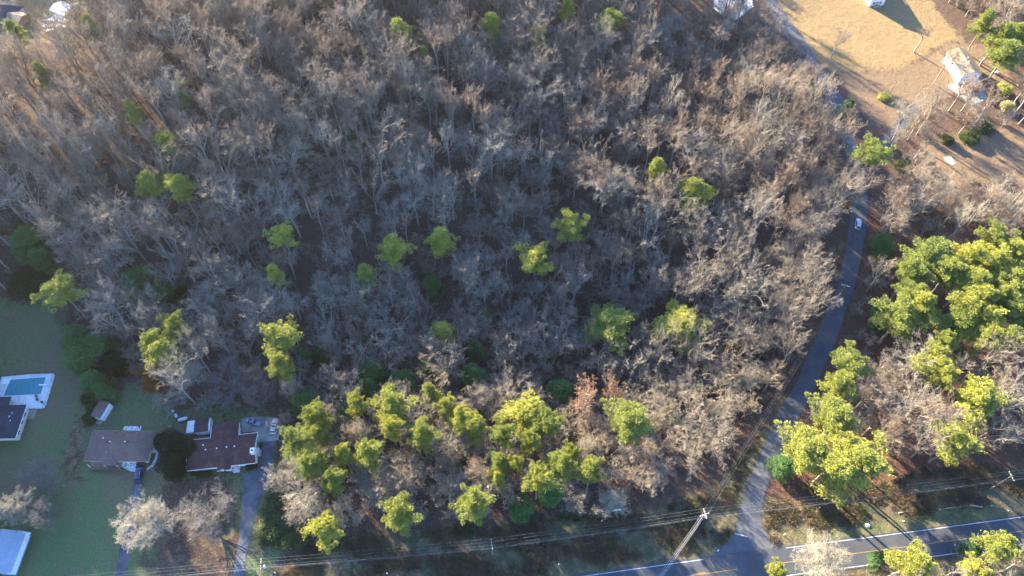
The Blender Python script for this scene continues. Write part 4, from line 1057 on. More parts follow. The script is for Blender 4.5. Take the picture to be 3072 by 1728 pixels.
# ------------------------------------------------------------------ houses and sheds
def frame_of(cx, cy, rot):
    c, s_ = math.cos(rot), math.sin(rot)
    def loc(w): dx, dy = w[0] - cx, w[1] - cy; return dx * c + dy * s_, -dx * s_ + dy * c
    return loc

def hip(m, x0, x1, y0, y1, z, rise, th=.16, ridge=None):
    e = (y1 - y0) / 2 if ridge is None else ridge; ym = (y0 + y1) / 2; a, b = (x0 + e, ym, z + rise), (x1 - e, ym, z + rise)
    m.poly([(x0, y0, z), (x1, y0, z), b, a]); m.poly([(x1, y1, z), (x0, y1, z), a, b])
    m.poly([(x1, y0, z), (x1, y1, z), b]); m.poly([(x0, y1, z), (x0, y0, z), a])
    m.prism([(x0, y0), (x1, y0), (x1, y1), (x0, y1)], z - th, z - .002)
    return m

def gable(m, x0, x1, y0, y1, z, rise, axis='x', th=.16):
    """two slabs over the outline, ridge along the axis"""
    if axis == 'x':
        ym = (y0 + y1) / 2
        m.slab([(x0, y0, z), (x1, y0, z), (x1, ym, z + rise), (x0, ym, z + rise)], th); m.slab([(x0, ym, z + rise), (x1, ym, z + rise), (x1, y1, z), (x0, y1, z)], th)
    else:
        xm = (x0 + x1) / 2
        m.slab([(x0, y0, z), (xm, y0, z + rise), (xm, y1, z + rise), (x0, y1, z)], th); m.slab([(xm, y0, z + rise), (x1, y0, z), (x1, y1, z), (xm, y1, z + rise)], th)
    return m

def gable_wall(m, x0, x1, y0, y1, z1, rise, axis='x'):
    """walls with gable ends up to the roof"""
    if axis == 'x':
        for x in (x0, x1): pass
        ring = [(y0, 0), (y1, 0), (y1, z1), ((y0 + y1) / 2, z1 + rise), (y0, z1)]
        m.loft([[(x0, p[0], p[1]) for p in ring], [(x1, p[0], p[1]) for p in ring]])
    else:
        ring = [(x0, 0), (x1, 0), (x1, z1), ((x0 + x1) / 2, z1 + rise), (x0, z1)]
        m.loft([[(p[0], y0, p[1]) for p in ring], [(p[0], y1, p[1]) for p in ring]])
    return m

def window(par, x, y, z, w, h, face):
    """a window set on a wall, face = '+x' '-x' '+y' '-y'"""
    t = .05; o = .012
    def b(m, a0, a1, z0, z1, d0, d1):
        if face[1] == 'x':
            s_ = 1 if face[0] == '+' else -1; xs = sorted((x + s_ * d0, x + s_ * d1)); m.box(xs[0], xs[1], y + a0, y + a1, z0, z1)
        else:
            s_ = 1 if face[0] == '+' else -1; ys = sorted((y + s_ * d0, y + s_ * d1)); m.box(x + a0, x + a1, ys[0], ys[1], z0, z1)
    f = MB()
    b(f, -w / 2 - .08, -w / 2, z - .08, z + h + .08, -.02, t); b(f, w / 2, w / 2 + .08, z - .08, z + h + .08, -.02, t)
    b(f, -w / 2, w / 2, z - .08, z, -.02, t + .02); b(f, -w / 2, w / 2, z + h, z + h + .08, -.02, t); b(f, -.025, .025, z, z + h, -.02, t - .01)
    fo = f.build('window_frame', M['trim'], par); g = MB(); b(g, -w / 2, w / 2, z, z + h, -.02, o); g.build('pane', M['glass'], fo)

def door(par, x, y, w, h, face, mat='wood'):
    m = MB(); s_ = 1 if face[0] == '+' else -1
    if face[1] == 'x': xs = sorted((x - .02 * s_, x + .06 * s_)); m.box(xs[0], xs[1], y - w / 2, y + w / 2, 0.1, h)
    else: ys = sorted((y - .02 * s_, y + .06 * s_)); m.box(x - w / 2, x + w / 2, ys[0], ys[1], 0.1, h)
    d = m.build('door', M[mat], par, .01); k = MB()
    if face[1] == 'x': k.cyl((x + .06 * s_, y + w * .38, 1.05), (x + .12 * s_, y + w * .38, 1.05), .035)
    else: k.cyl((x + w * .38, y + .06 * s_, 1.05), (x + w * .38, y + .12 * s_, 1.05), .035)
    k.build('handle', M['steel'], d)

def vent(par, x, y, z, r=.14, mat='trim'):
    m = MB(); m.cyl((x, y, z - .3), (x, y, z + .32), r); m.cyl((x, y, z + .32), (x, y, z + .42), r * 1.6, r * .6); m.build('roof_vent', M[mat], par)

def fascia(par, segs, z, mat='trim'):
    m = MB()
    for (xa, ya, xb, yb) in segs:
        d = Vector((xb - xa, yb - ya)); L = d.length; d /= L; n_ = Vector((-d.y, d.x)) * .06
        m.prism([(xa + n_.x * 0, ya), (xb, yb), (xb - n_.x * 1.5, yb - n_.y * 1.5), (xa - n_.x * 1.5, ya - n_.y * 1.5)], z - .20, z + .03)
    m.build('gutter', M[mat], par)

def house_a():   # slate-blue hip roof beside the pool
    o = thing('house', 'white walled house with a dark blue hip roof beside the covered pool', 'house', (-145.9, 85.0, tz(-145, 85)), math.radians(1.5))
    w = MB(); w.box(-8.5, 5.8, -4.6, 4.6, -.3, 2.72); w.box(-12.5, .6, 4.6, 7.3, -.3, 2.70); w.build('wall', M['cream'], o)
    r = MB(); hip(r, -9.4, 6.3, -5.1, 5.1, 2.85, 2.4); hip(r, -13.0, 1.1, .4, 7.8, 2.87, 2.1); r.build('roof', M['roof_blue'], o)
    fascia(o, [(6.36, -5.1, 6.36, 5.1), (-9.4, -5.16, 6.3, -5.16), (1.1, 7.86, -13, 7.86)], 2.85)
    for y in (-2.8, 0.2, 2.6): window(o, 5.8, y, 1.0, 1.2, 1.1, '+x')
    for x in (-6, -1.5, 3): window(o, x, -4.6, 1.0, 1.4, 1.1, '-y')
    door(o, 3.0, 4.6, 1.0, 2.1, '+y', 'trim')
    vent(o, 3.4, 1.0, 3.9); vent(o, 1.7, -1.2, 4.3); vent(o, 4.0, -.2, 3.75, .1)
    a = MB(); a.cyl((3.9, 2.0, 3.5), (3.9, 2.0, 4.3), .04); a.cyl((3.4, 2.0, 4.25), (4.4, 2.0, 4.3), .04); a.cyl((3.9, 1.6, 4.2), (3.9, 2.4, 4.2), .04); a.build('antenna', M['steel'], o)
house_a()

def house_b():
    cx, cy, rot = -109.5, 77.9, math.radians(-.4)
    o = thing('house', 'low house with a brown hip roof and small front porch, blue vehicle at its door', 'house', (cx, cy, tz(cx, cy)), rot)
    w = MB(); w.box(-8.15, 8.0, -3.85, 3.9, -.3, 2.56); w.build('wall', M['white'], o)
    r = MB(); hip(r, -8.75, 8.75, -4.4, 4.4, 2.7, 2.0); r.build('roof', M['roof_brown'], o)
    p = MB(); a, b, c, d, e = (-3.3, -5.6, 2.62), (.45, -5.6, 2.62), (.45, -4.3, 2.78), (-3.3, -4.3, 2.78), (-1.42, -3.1, 3.55)
    p.poly([a, b, e]); p.poly([b, c, e]); p.poly([d, a, e]); p.poly([a, d, c, b]); p.prism([(-3.3, -5.6), (.45, -5.6), (.45, -4.42), (-3.3, -4.42)], 2.46, 2.615)
    p.build('porch_roof', M['roof_brown'], o)
    for x in (-7.6, -3.1, .25):
        m = MB(); m.cyl((x, -5.45, 0), (x, -5.45, 2.47), .08); m.build('porch_post', M['trim'], o)
    m = MB(); m.box(-7.9, .7, -5.7, -3.85, -.2, .22); m.build('porch_floor', M['brick'], o)
    m = MB(); m.box(-7.9, -1.0, -5.95, -5.72, -.2, .95); m.box(-1.0, .9, -6.05, -5.75, -.2, 1.1); m.box(-7.95, .9, -6.15, -5.68, .96, 1.06) ; m.build('planter_wall', M['roof_brown'], o)
    fascia(o, [(8.81, -4.4, 8.81, 4.4), (.5, -4.46, 8.75, -4.46), (-8.75, -4.46, -3.4, -4.46), (8.75, 4.46, -8.75, 4.46), (-8.81, 4.4, -8.81, -4.4)], 2.7, 'brick')
    loc = frame_of(cx, cy, rot)
    for px, py, h, mt in ((390, 747, 3.9, 'trim'), (490, 800, 4.4, 'trim'), (448, 805, 4.4, 'dark'), (705, 800, 4.4, 'trim'), (748, 797, 4.4, 'dark'), (870, 672, 3.2, 'brick'), (437, 955, 3.7, 'brick')):
        q = loc(W(230 + px / 4.83, 1160 + py / 4.83, h)); vent(o, q[0], q[1], 2.7 + 2.0 * (1 - abs(q[1]) / 4.4), .12, mt)
    m = MB(); m.box(-4.4, 4.6, -.05, .05, 4.66, 4.74); m.build('ridge_vent', M['roof_brown'], o)
    for y in (-2.5, 2.3): window(o, 8.0, y, 1.0, 1.2, 1.0, '+x')
    for x in (-6, 3.2): window(o, x, -3.85, .9, 1.6, 1.2, '-y')
    window(o, -3, 3.9, 1, 1.6, 1.1, '+y'); window(o, 5, 3.9, 1, 1.2, 1.1, '+y')
    door(o, -1.2, -3.85, 1.0, 2.1, '-y'); door(o, 1.4, 3.9, 1.0, 2.1, '+y', 'trim'); door(o, 5.9, -3.85, 2.5, 2.2, '-y', 'dark'); door(o, 8.0, 0, .9, 2.0, '+x', 'dark')
    m = MB(); m.box(8.0, 9.6, -.9, .6, -.2, .45); m.box(9.6, 10.2, -.7, .4, -.2, .22); m.build('side_steps', M['white_metal'], o)
    m = MB(); [m.cyl((x, y, .4), (x, y, 1.3), .04) for x, y in ((8.3, -.85), (9.5, -.85), (9.5, .55), (8.3, .55))]; m.cyl((8.3, -.85, 1.3), (9.5, -.85, 1.3), .04); m.cyl((8.3, .55, 1.3), (9.5, .55, 1.3), .04); m.build('railing', M['trim'], o)
house_b()

def house_c():
    cx, cy, rot = -80.55, 76.35, math.radians(6.9)
    o = thing('house', 'house with a maroon cross gabled roof and white chimney beside the parking pad', 'house', (cx, cy, tz(cx, cy)), rot)
    L, D = 9.35, 4.4
    w = MB(); gable_wall(w, -L + .35, L - .35, -D + .5, D - .5, 2.72, 1.52); gable_wall(w, -3.4, 3.7, .5, 7.5, 2.70, 1.28, 'y'); gable_wall(w, -.75, 2.1, -4.9, -1, 2.6, .7, 'y'); w.build('wall', M['white'], o)
    r = MB(); gable(r, -L, L, -D, D, 2.75, 1.75); gable(r, -3.75, 4.05, -.2, 7.95, 2.77, 1.5, 'y'); gable(r, -1.15, 2.5, -5.45, -.6, 2.78, .85, 'y'); r.build('roof', M['roof_maroon'], o)
    fascia(o, [(-L, -D - .06, -1.2, -D - .06), (2.55, -D - .06, L, -D - .06), (-1.15, -5.5, 2.5, -5.5), (L, D + .06, 4.1, D + .06), (-3.8, D + .06, -L, D + .06)], 2.75)
    for s_ in (1, -1):
        m = MB(); x = s_ * (L + .03); m.slab([(x - .05, -D, 2.80), (x + .05, -D, 2.80), (x + .05, 0, 4.55), (x - .05, 0, 4.55)], .22); m.slab([(x - .05, 0, 4.55), (x + .05, 0, 4.55), (x + .05, D, 2.80), (x - .05, D, 2.80)], .22); m.build('rake_board', M['trim'], o)
    for s_ in (-3.78, 4.08):
        m = MB(); m.box(s_ - .05, s_ + .05, D, 7.95, 2.58, 2.82); m.build('gutter', M['trim'], o)
    loc = frame_of(cx, cy, rot)
    q = loc(W(500 + 1390 / 5.367, 1210 + 775 / 5.367, 4.2)); x, y = q
    m = MB(); m.box(x - .55, x + .55, y - .75, y + .75, 2.5, 4.9); m.box(x - .62, x + .62, y - .82, y + .82, 4.9, 5.0); ch = m.build('chimney', M['trim'], o, .02)
    m = MB(); m.cyl((x, y, 5.0), (x, y, 5.35), .24, .2); m.build('flue', M['dark'], ch)
    for px, py in ((578, 663), (632, 750), (812, 730), (970, 711), (1097, 697)):
        q = loc(W(500 + px / 5.367, 1210 + py / 5.367, 4.3)); vent(o, q[0], q[1], 2.75 + 1.75 * (1 - abs(q[1]) / 4.4), .13)
    m = MB(); m.box(2.6, 4.3, -5.6, -3.9, -.2, .35)
    for k in range(4): m.box(2.7 + k * .4, 2.78 + k * .4, -5.55, -3.95, 2.45, 2.52)
    m.box(2.55, 4.35, -5.65, -5.55, 2.3, 2.5); m.build('entry_canopy', M['white_metal'], o)
    for x in (2.65, 4.25):
        m = MB(); m.cyl((x, -5.55, .3), (x, -5.55, 2.35), .06); m.build('porch_post', M['trim'], o)
    m = MB(); m.box(L - .35, L + .45, -1.5, .2, -.2, 2.2); m.build('bay', M['white_metal'], o)
    for x in (-7.2, -3.8, 6.8): window(o, x, -D + .5, 1, 1.5, 1.2, '-y')
    window(o, 1.0, -4.9, 1, 1.5, 1.2, '-y'); window(o, L - .35, 2.2, 1, 1.1, 1.1, '+x'); window(o, 1.5, 7.5, 1, 1.4, 1.1, '+y'); window(o, -6.5, D - .5, 1, 1.2, 1, '+y')
    door(o, 3.4, -D + .5, 1, 2.1, '-y', 'wood'); door(o, 3.7, 5.6, .95, 2.1, '+x', 'trim')
house_c()

def shed_a():
    cx, cy, rot = -118.5, 89.1, math.radians(-15)
    o = thing('garden_shed', 'small shed with a brown roof and white wall, lumber leaning behind it', 'shed', (cx, cy, tz(cx, cy)), rot)
    w = MB(); gable_wall(w, -1.35, 1.75, -2.35, 2.35, 2.2, .45, 'y'); w.build('wall', M['white'], o)
    r = MB(); gable(r, -1.7, 1.55, -2.6, 2.6, 2.32, .6, 'y', .1); r.build('roof', M['roof_brown'], o)
    door(o, .2, -2.35, 1.1, 1.9, '-y', 'trim'); m = MB(); m.prism([(-.6, -3.6), (1.2, -3.6), (1.2, -2.4), (-.6, -2.4)], 0, .14); m.build('ramp', M['wood'], o)
shed_a()
def shed_b():
    cx, cy, rot = -88.3, 84.35, math.radians(6)
    o = thing('storage_shed', 'white shed with maroon roof and stained white lean to behind the maroon roofed house', 'shed', (cx, cy, tz(cx, cy)), rot)
    w = MB(); gable_wall(w, -1.8, 2.3, -1.95, 1.95, 2.35, .35); w.build('wall', M['white'], o)
    r = MB(); gable(r, -1.95, 2.0, -2.1, 2.1, 2.5, .5, 'x', .1); r.build('roof', M['roof_maroon'], o)
    m = MB(); m.slab([(-4.3, -1.85, 2.0), (-1.97, -1.85, 2.35), (-1.97, 1.75, 2.35), (-4.3, 1.75, 2.0)], .07); m.build('lean_to_roof', M['white_metal'], o)
    m = MB(); m.box(-4.0, -1.82, -1.6, 1.5, -.2, 1.95); m.build('lean_to_wall', M['white'], o)
    door(o, .4, -1.95, 1.1, 1.9, '-y', 'trim'); window(o, 2.3, 0, 1, .8, .8, '+x')
shed_b()
def barn():
    cx, cy, rot = -132.6, 50.0, math.radians(-2)
    o = thing('metal_barn', 'barn with a pale blue metal roof at the bottom left corner', 'barn', (cx, cy, tz(cx, cy)), rot)
    w = MB(); gable_wall(w, -5.3, 4.8, -6, 4.0, 2.6, 1.1, 'y'); w.build('wall', M['metal_roof'], o)
    r = MB(); gable(r, -5.6, 3.9, -6.3, 4.6, 2.78, 1.1, 'y', .08)
    r.build('roof', M['metal_roof'], o)
    m = MB(); m.slab([(3.92, -6.3, 2.76), (5.9, -6.3, 2.35), (5.9, 4.3, 2.35), (3.92, 4.5, 2.76)], .07); m.build('side_roof', M['white_metal'], o)
    m = MB(); [m.box(-5.55 + .62 * k, -5.50 + .62 * k, -6.28, 4.58, 2.78 + 1.1 * (1 - abs(-5.52 + .62 * k + .85) / 4.75) + .0, 2.83 + 1.1 * (1 - abs(-5.52 + .62 * k + .85) / 4.75)) for k in range(16)]; m.build('roof_ribs', M['metal_roof'], o)
    door(o, 0, -6, 2.6, 2.4, '-y', 'dark')
barn()

def house_d():
    p = W(2780 + 750 / 6.586, 120 + 470 / 6.586, 4); cx, cy = p.x - .3, p.y; rot = math.radians(-82.5)
    o = thing('house', 'two storey white house with a weathered tan gable roof by the tan field', 'house', (cx, cy, tz(cx, cy)), rot)
    L, D = 6.9, 4.1
    w = MB(); gable_wall(w, -L + .3, L - .3, -D + .3, D - .3, 4.6, 1.25); w.build('wall', M['white'], o)
    r = MB(); gable(r, -L, L, -D, D, 4.75, 1.45); r.build('roof', M['roof_tan'], o)
    for x in (-4.5, -1.2, 1.4, 4.6):
        window(o, x, -D + .3, 3.0, 1.0, 1.0, '-y')
        if x != 1.4: window(o, x, -D + .3, .8, 1.0, 1.1, '-y')
    door(o, 1.4, -D + .3, 1, 2.1, '-y', 'wood'); window(o, L - .3, -1.6, 3.0, .9, 1, '+x'); window(o, L - .3, 1.8, 3.0, .9, 1, '+x'); door(o, L - .3, 0.2, 1.1, 2.1, '+x', 'dark')
    m = MB(); m.box(L - .28, L + 1.9, -3.2, 3.4, 2.3, 2.42); m.build('porch_roof', M['white_metal'], o)
    for y in (-3.0, 0, 3.2):
        m = MB(); m.cyl((L + 1.8, y, 0), (L + 1.8, y, 2.3), .08); m.build('porch_post', M['trim'], o)
    m = MB(); m.box(2.6, 6.4, D - .3, D + 1.5, -.2, 1.0); m.build('back_deck', M['wood'], o)
    m = MB(); [m.cyl((x, D + 1.45, 1), (x, D + 1.45, 1.9), .04) for x in np.linspace(2.7, 6.3, 6)]; m.cyl((2.7, D + 1.45, 1.9), (6.3, D + 1.45, 1.9), .05); m.build('deck_railing', M['trim'], o)
    vent(o, -2.8, -1.9, 5.6, .14, 'dark'); vent(o, 1.6, .1, 6.2, .16); vent(o, -1, 1.2, 5.8, .1)
    return cx, cy
house_d()

def house_e():
    p = W(2300 + 770 / 2.414, 48 / 2.414, 0); cx, cy, rot = p.x + .4, p.y + 7.0, math.radians(8)
    o = thing('house', 'white gabled house at the top edge throwing a long shadow on the field', 'house', (cx, cy, tz(cx, cy)), rot)
    w = MB(); gable_wall(w, -3.2, 3.2, -6.6, 12, 5.0, 1.8, 'y'); w.build('wall', M['white'], o)
    r = MB(); gable(r, -3.7, 3.7, -7.0, 12.4, 5.15, 2.1, 'y'); r.build('roof', M['roof_tan'], o)
    for x in (-1.4, 1.4): window(o, x, -6.6, 3.0, .9, 1.2, '-y'); window(o, x, -6.6, .8, .9, 1.2, '-y')
    for y in (-4, 0, 4): window(o, -3.2, y, 3.0, .9, 1.2, '-x')
    m = MB(); m.box(-1.6, 1.6, -8.2, -6.62, -.2, .5); m.build('front_steps', M['wood'], o)
    door(o, 0, -6.6, .9, 2.1, '-y', 'wood')
house_e()

def house_f():
    p = W(20, 22, 3); cx, cy, rot = p.x - 3, p.y, math.radians(-28)
    o = thing('house', 'blue roofed house cut off by the top left corner', 'house', (cx, cy, tz(cx, cy)), rot)
    w = MB(); w.box(-8, 7, -4.2, 4.4, -1, 2.8); w.build('wall', M['white'], o)
    r = MB(); hip(r, -8.6, 7.6, -4.8, 5.0, 2.95, 2.3); r.build('roof', M['roof_blue'], o)
    for x in (-4, 0, 4): window(o, x, -4.2, 1, 1.3, 1.1, '-y')
    p = W(46, 47, 3); o = thing('garage', 'tan roofed garage beside the blue roofed house in the top left corner', 'garage', (p.x, p.y, tz(p.x, p.y)), math.radians(-20))
    w = MB(); gable_wall(w, -2.8, 2.8, -2.2, 2.4, 2.4, .8); w.build('wall', M['brick'], o)
    r = MB(); gable(r, -3.2, 3.2, -2.6, 2.8, 2.55, 1.0); r.build('roof', M['roof_tan'], o); door(o, 0, -2.2, 2.4, 2.1, '-y', 'trim')
    p = W(185, 22, 3); o = thing('carport', 'pale blue metal carport beyond the bright yard at the top left', 'carport', (p.x, p.y, tz(p.x, p.y)), math.radians(-25))
    r = MB(); gable(r, -3.6, 3.6, -3, 3, 2.7, .7, 'x', .06); r.build('roof', M['metal_roof'], o)
    for x in (-3.4, 0, 3.4):
        for y in (-2.8, 2.8):
            m = MB(); m.cyl((x, y, -.3), (x, y, 2.68), .06); m.build('post', M['steel'], o)
house_f()

# ------------------------------------------------------------------ vehicles
def car(name, label, cat, loc_px, head_px, paint, L=4.7, Wd=1.85, Ht=1.5, kind='suv', conv=None, sunroof=False, group=None):
    a = W(*(conv(*loc_px) if conv else loc_px), .7); b = W(*(conv(*head_px) if conv else head_px), .7)
    d = (b - a).normalized(); c = (a + b) / 2; rz = math.atan2(d.y, d.x)
    o = thing(name, label, cat, (c.x, c.y, tz(c.x, c.y) + .06), rz, group)
    h = L / 2; w = Wd / 2
    # body: rounded ring lofted from tail to nose
    if kind == 'sedan': prof = [(-h, .35, .78, .86), (-h * .96, .25, .96, .95), (-h * .6, .2, 1.0, 1.0), (0, .2, .98, 1.0), (h * .45, .2, .95, 1.0), (h * .82, .22, .82, .94), (h * .97, .28, .70, .80), (h, .38, .60, .66)]
    elif kind == 'truck': prof = [(-h, .42, 1.0, .93), (-h * .97, .35, 1.08, .97), (-h * .3, .32, 1.08, 1.0), (h * .45, .32, 1.12, 1.0), (h * .85, .32, 1.05, .96), (h * .98, .38, .92, .85), (h, .45, .8, .75)]
    else: prof = [(-h, .38, .9, .86), (-h * .97, .28, 1.02, .95), (-h * .5, .24, 1.05, 1.0), (h * .4, .24, 1.03, 1.0), (h * .8, .26, .95, .95), (h * .96, .32, .82, .82), (h, .42, .7, .7)]
    rings = []
    for x, z0, z1, k in prof:
        ww = w * k; zm = (z0 + z1) / 2
        rings.append([(x, -ww * .9, z0), (x, -ww, z0 + .12), (x, -ww, zm + .05), (x, -ww * .93, z1 - .05), (x, -ww * .8, z1), (x, 0, z1 + .03), (x, ww * .8, z1), (x, ww * .93, z1 - .05), (x, ww, zm + .05), (x, ww, z0 + .12), (x, ww * .9, z0)])
    MB().loft(rings).build('body', M[paint], o, .03, True)
    zb = prof[3][2] - .03
    x0, x1 = {'sedan': (-h * .66, h * .42), 'truck': (-h * .22, h * .42), 'suv': (-h * .93, h * .42)}[kind]
    r0, r1 = {'sedan': (-h * .36, h * .06), 'truck': (-h * .12, h * .16), 'suv': (-h * .78, h * .10)}[kind]
    g = MB(); zt = Ht
    rb = [(x0, -w * .88, zb), (x1, -w * .86, zb), (x1, w * .86, zb), (x0, w * .88, zb)]; rt = [(r0, -w * .70, zt - .03), (r1, -w * .70, zt - .03), (r1, w * .70, zt - .03), (r0, w * .70, zt - .03)]
    g.loft([rb, rt]); g.build('windows', M['glass'], o)
    rf = MB(); rf.prism([(r0 - .05, -w * .71), (r1 + .05, -w * .70), (r1 + .12, 0), (r1 + .05, w * .70), (r0 - .05, w * .71)], zt - .035, zt + .03)
    for s_ in (1, -1):
        for (xa, xb) in ((x0, r0), (x1, r1)): rf.cyl((xa, s_ * w * .88, zb), (xb, s_ * w * .70, zt), .045, .045, 5)
        if kind == 'suv': rf.cyl(((x0 + x1) / 2 - .2, s_ * w * .89, zb), ((x0 + x1) / 2 - .2, s_ * w * .71, zt), .04, .04, 5)
    ro = rf.build('roof', M[paint], o, .02)
    if sunroof:
        m = MB(); m.box(r1 - .95, r1 - .25, -.42, .42, zt + .028, zt + .04); m.build('sunroof', M['glass'], ro)
    if kind == 'suv':
        for s_ in (1, -1):
            m = MB(); m.cyl((r0 + .1, s_ * w * .62, zt + .09), (r1 - .1, s_ * w * .62, zt + .09), .025, k=6); m.build('roof_rail', M['steel'], ro)
        for x in (r0 + .5, (r0 + r1) / 2 + .1):
            m = MB(); m.cyl((x, -w * .6, zt + .1), (x, w * .6, zt + .1), .025, k=6); m.build('cross_bar', M['dark'], ro)
    if kind == 'truck':
        m = MB(); m.box(-h * .93, -h * .26, -w * .78, w * .78, 1.085, 1.13); m.build('bed_cover', M['dark'], o)
    for x in (-h * .62, h * .62):
        for s_ in (1, -1):
            m = MB(); m.lathe((x, s_ * (w - .2), .33), (x, s_ * (w + .02), .33), [(0, .02), (0, .34), (.15, .36), (.85, .36), (1, .33), (1, .24)], 16); wh = m.build('wheel', M['rubber'], o)
            m = MB(); m.cyl((x, s_ * (w - .05), .33), (x, s_ * (w + .015), .33), .23, .21, 12); m.build('rim', M['steel'], wh)
    for s_ in (1, -1):
        m = MB(); m.box(h * .93, h * 1.002, s_ * w * .55 - .16, s_ * w * .55 + .16, .58, .70); m.build('headlight', M['lamp_w'], o, .02)
        m = MB(); m.box(-h * 1.004, -h * .95, s_ * w * .66 - .12, s_ * w * .66 + .12, .62, .84); m.build('taillight', M['lamp_r'], o, .02)
        m = MB(); m.box(x1 - .35, x1 - .15, s_ * (w + .02) - .11 * (s_ < 0) - 0.0, s_ * (w + .02) + .11 * (s_ > 0) + .0, .98, 1.12); m.build('mirror', M[paint], o, .02)
    return o
car('car', 'silver blue car parked askew on the concrete pad, left of the white one', 'car', Ac(1577, 447), Ac(1672, 474), 'bluegrey', 4.7, 1.8, 1.42, 'sedan', sunroof=True)
car('car', 'white wagon parked on the right side of the concrete pad', 'car', Ac(1750, 528), Ac(1768, 450), 'carwhite', 4.6, 1.82, 1.6, 'suv', sunroof=True)
car('suv', 'dark navy vehicle parked nose in at the brown roofed house', 'car', Ac(886, 838), Ac(902, 745), 'navy', 4.9, 1.95, 1.75, 'suv')
car('car', 'silver car driving alone on the side road under the bare trees', 'car', Dc(608, 418), Dc(617, 352), 'silver', 4.7, 1.9, 1.65, 'suv')
car('car', 'pale blue car parked beyond the white house porch, half under branches', 'car', (2780 + 800 / 6.586, 120 + 990 / 6.586), (2780 + 950 / 6.586, 120 + 890 / 6.586), 'silver', 4.7, 1.85, 1.5, 'sedan')

# ------------------------------------------------------------------ pool, tanks, bins, yard things
dz_ = .07
def pool():
    P = [W(*Ac(*p)) for p in ((65, 190), (300, 172), (265, 288), (20, 297))]
    c = sum((p for p in P), Vector()) / 4; z = tz(c.x, c.y) + .06 + dz_
    o = thing('swimming_pool', 'in ground pool under a blue winter cover on the white deck', 'pool', (c.x, c.y, z))
    q = [(p.x - c.x, p.y - c.y) for p in P][::-1]
    m = MB(); m.prism(q, -.02, .03); m.build('pool_cover', M['pool'], o)
    rim = MB()
    for (xa, ya), (xb, yb) in zip(q, q[1:] + q[:1]): rim.cyl((xa, ya, .02), (xb, yb, .02), .12, k=6)
    rim.build('coping', M['trim'], o)
    b = W(*Ac(282, 228)); m = MB(); m.box(-1.3, 1.2, -.22, .22, .4, .47); bd = m.build('diving_board', M['trim'], o); bd.location = (b.x - c.x, b.y - c.y, 0); bd.rotation_euler.z = .05
    m = MB(); [m.cyl((x, y, 0), (x, y, .4), .05) for x in (.7, 1.05) for y in (-.15, .15)]; m.build('stand', M['steel'], bd)
    a = W(*Ac(42, 200)); m = MB(); m.box(-1.1, 1.1, -.9, .9, -.01, .045); st = m.build('pool_steps', M['trim'], o); st.location = (a.x - c.x, a.y - c.y, 0)
pool()
def pool_fence():
    P = [W(*Ac(*p)) for p in ((175, 390), (283, 377), (305, 340), (352, 152), (200, 157), (5, 175))]
    o = thing('pool_fence', 'thin dark fence around the white pool deck', 'fence', P[0])
    for i, (a, b) in enumerate(zip(P, P[1:])):
        n = max(2, int((b - a).length / 2)); m = MB(); a0, b0 = a - P[0], b - P[0]
        for z in (.35, 1.15): m.cyl(a0 + Vector((0, 0, z)), b0 + Vector((0, 0, z)), .03, k=5)
        m.build('rail', M['dark'], o)
        for k in range(n): q = a0.lerp(b0, k / n); MB().cyl(q, q + Vector((0, 0, 1.25)), .04, k=6).build('post', M['dark'], o)
pool_fence()
def small(name, label, cat, px, fn, h=0, group=None, rz=0.0, conv=Ac):
    p = W(*(conv(*px) if conv else px), h); o = thing(name, label, cat, (p.x, p.y, tz(p.x, p.y)), rz, group); fn(o); return o
def ladder(o):
    for x in (-.3, .3): m = MB(); [m.cyl(a, b, .03, k=6) for a, b in zip([(x, -.4, 0), (x, -.4, .8), (x, .3, .9), (x, .4, 0)], [(x, -.4, .8), (x, .3, .9), (x, .4, 0), (x, .4, -.1)])]; m.build('handrail', M['steel'], o)
small('pool_ladder', 'steel pool ladder at the far edge of the blue pool', 'ladder', (228, 168), ladder, .1)
def chair(o, mat='white_metal'):
    m = MB(); m.box(-.25, .25, -.25, .25, .40, .45); m.build('seat', M[mat], o); m = MB(); m.slab([(-.25, .25, .45), (.25, .25, .45), (.25, .36, .95), (-.25, .36, .95)], .04); m.build('backrest', M[mat], o)
    for x in (-.22, .22):
        for y in (-.22, .22): m = MB(); m.cyl((x, y, 0), (x, y, .40), .02, k=5); m.build('leg', M[mat], o)
for i, (p, lb) in enumerate([((72, 340), 'white patio chair in the nook of the blue roofed house'), ((172, 402), 'patio chair at the corner of the blue roof'), ((186, 396), 'patio chair by the deck fence near the blue roofed house'), ((178, 418), 'patio chair nearest the wooden platform')]):
    small('patio_chair', lb, 'chair', p, chair, .1, 'patio chairs by the pool house', i * 1.3)
def pot(o, mat='bush', r=.25):
    m = MB(); m.lathe((0, 0, 0), (0, 0, .45), [(0, r * .7), (1, r), (1, r * .8)], 12); m.build('pot', M['brick'], o)
    rg = np.random.default_rng(3); C = rg.normal(0, .16, (90, 3)) + [0, 0, .7]; V, F = blades(C, rg, 3, .22, .05); link('leaves', np_mesh('pot_leaves', V, F, [M[mat]]), o)
for p, lb in (((237, 300), 'potted plant in the middle of the white pool deck'), ((243, 322), 'potted plant below the one in the middle of the deck'), ((275, 340), 'dark potted plant at the lower right corner of the deck')): small('potted_plant', lb, 'potted plant', p, pot, .1, 'plants on the pool deck')
def platform(o): m = MB(); [m.box(-1.0, 1.0, -1.4 + .25 * k, -1.18 + .25 * k, .1, .16) for k in range(12)]; m.build('boards', M['wood'], o); m = MB(); m.box(-.95, -.85, -1.35, 1.5, 0, .1); m.box(.85, .95, -1.35, 1.5, 0, .1); m.build('joists', M['wood'], o)
small('wooden_platform', 'grey wooden platform on the lawn between fence and blue roofed house', 'platform', (205, 415), platform)
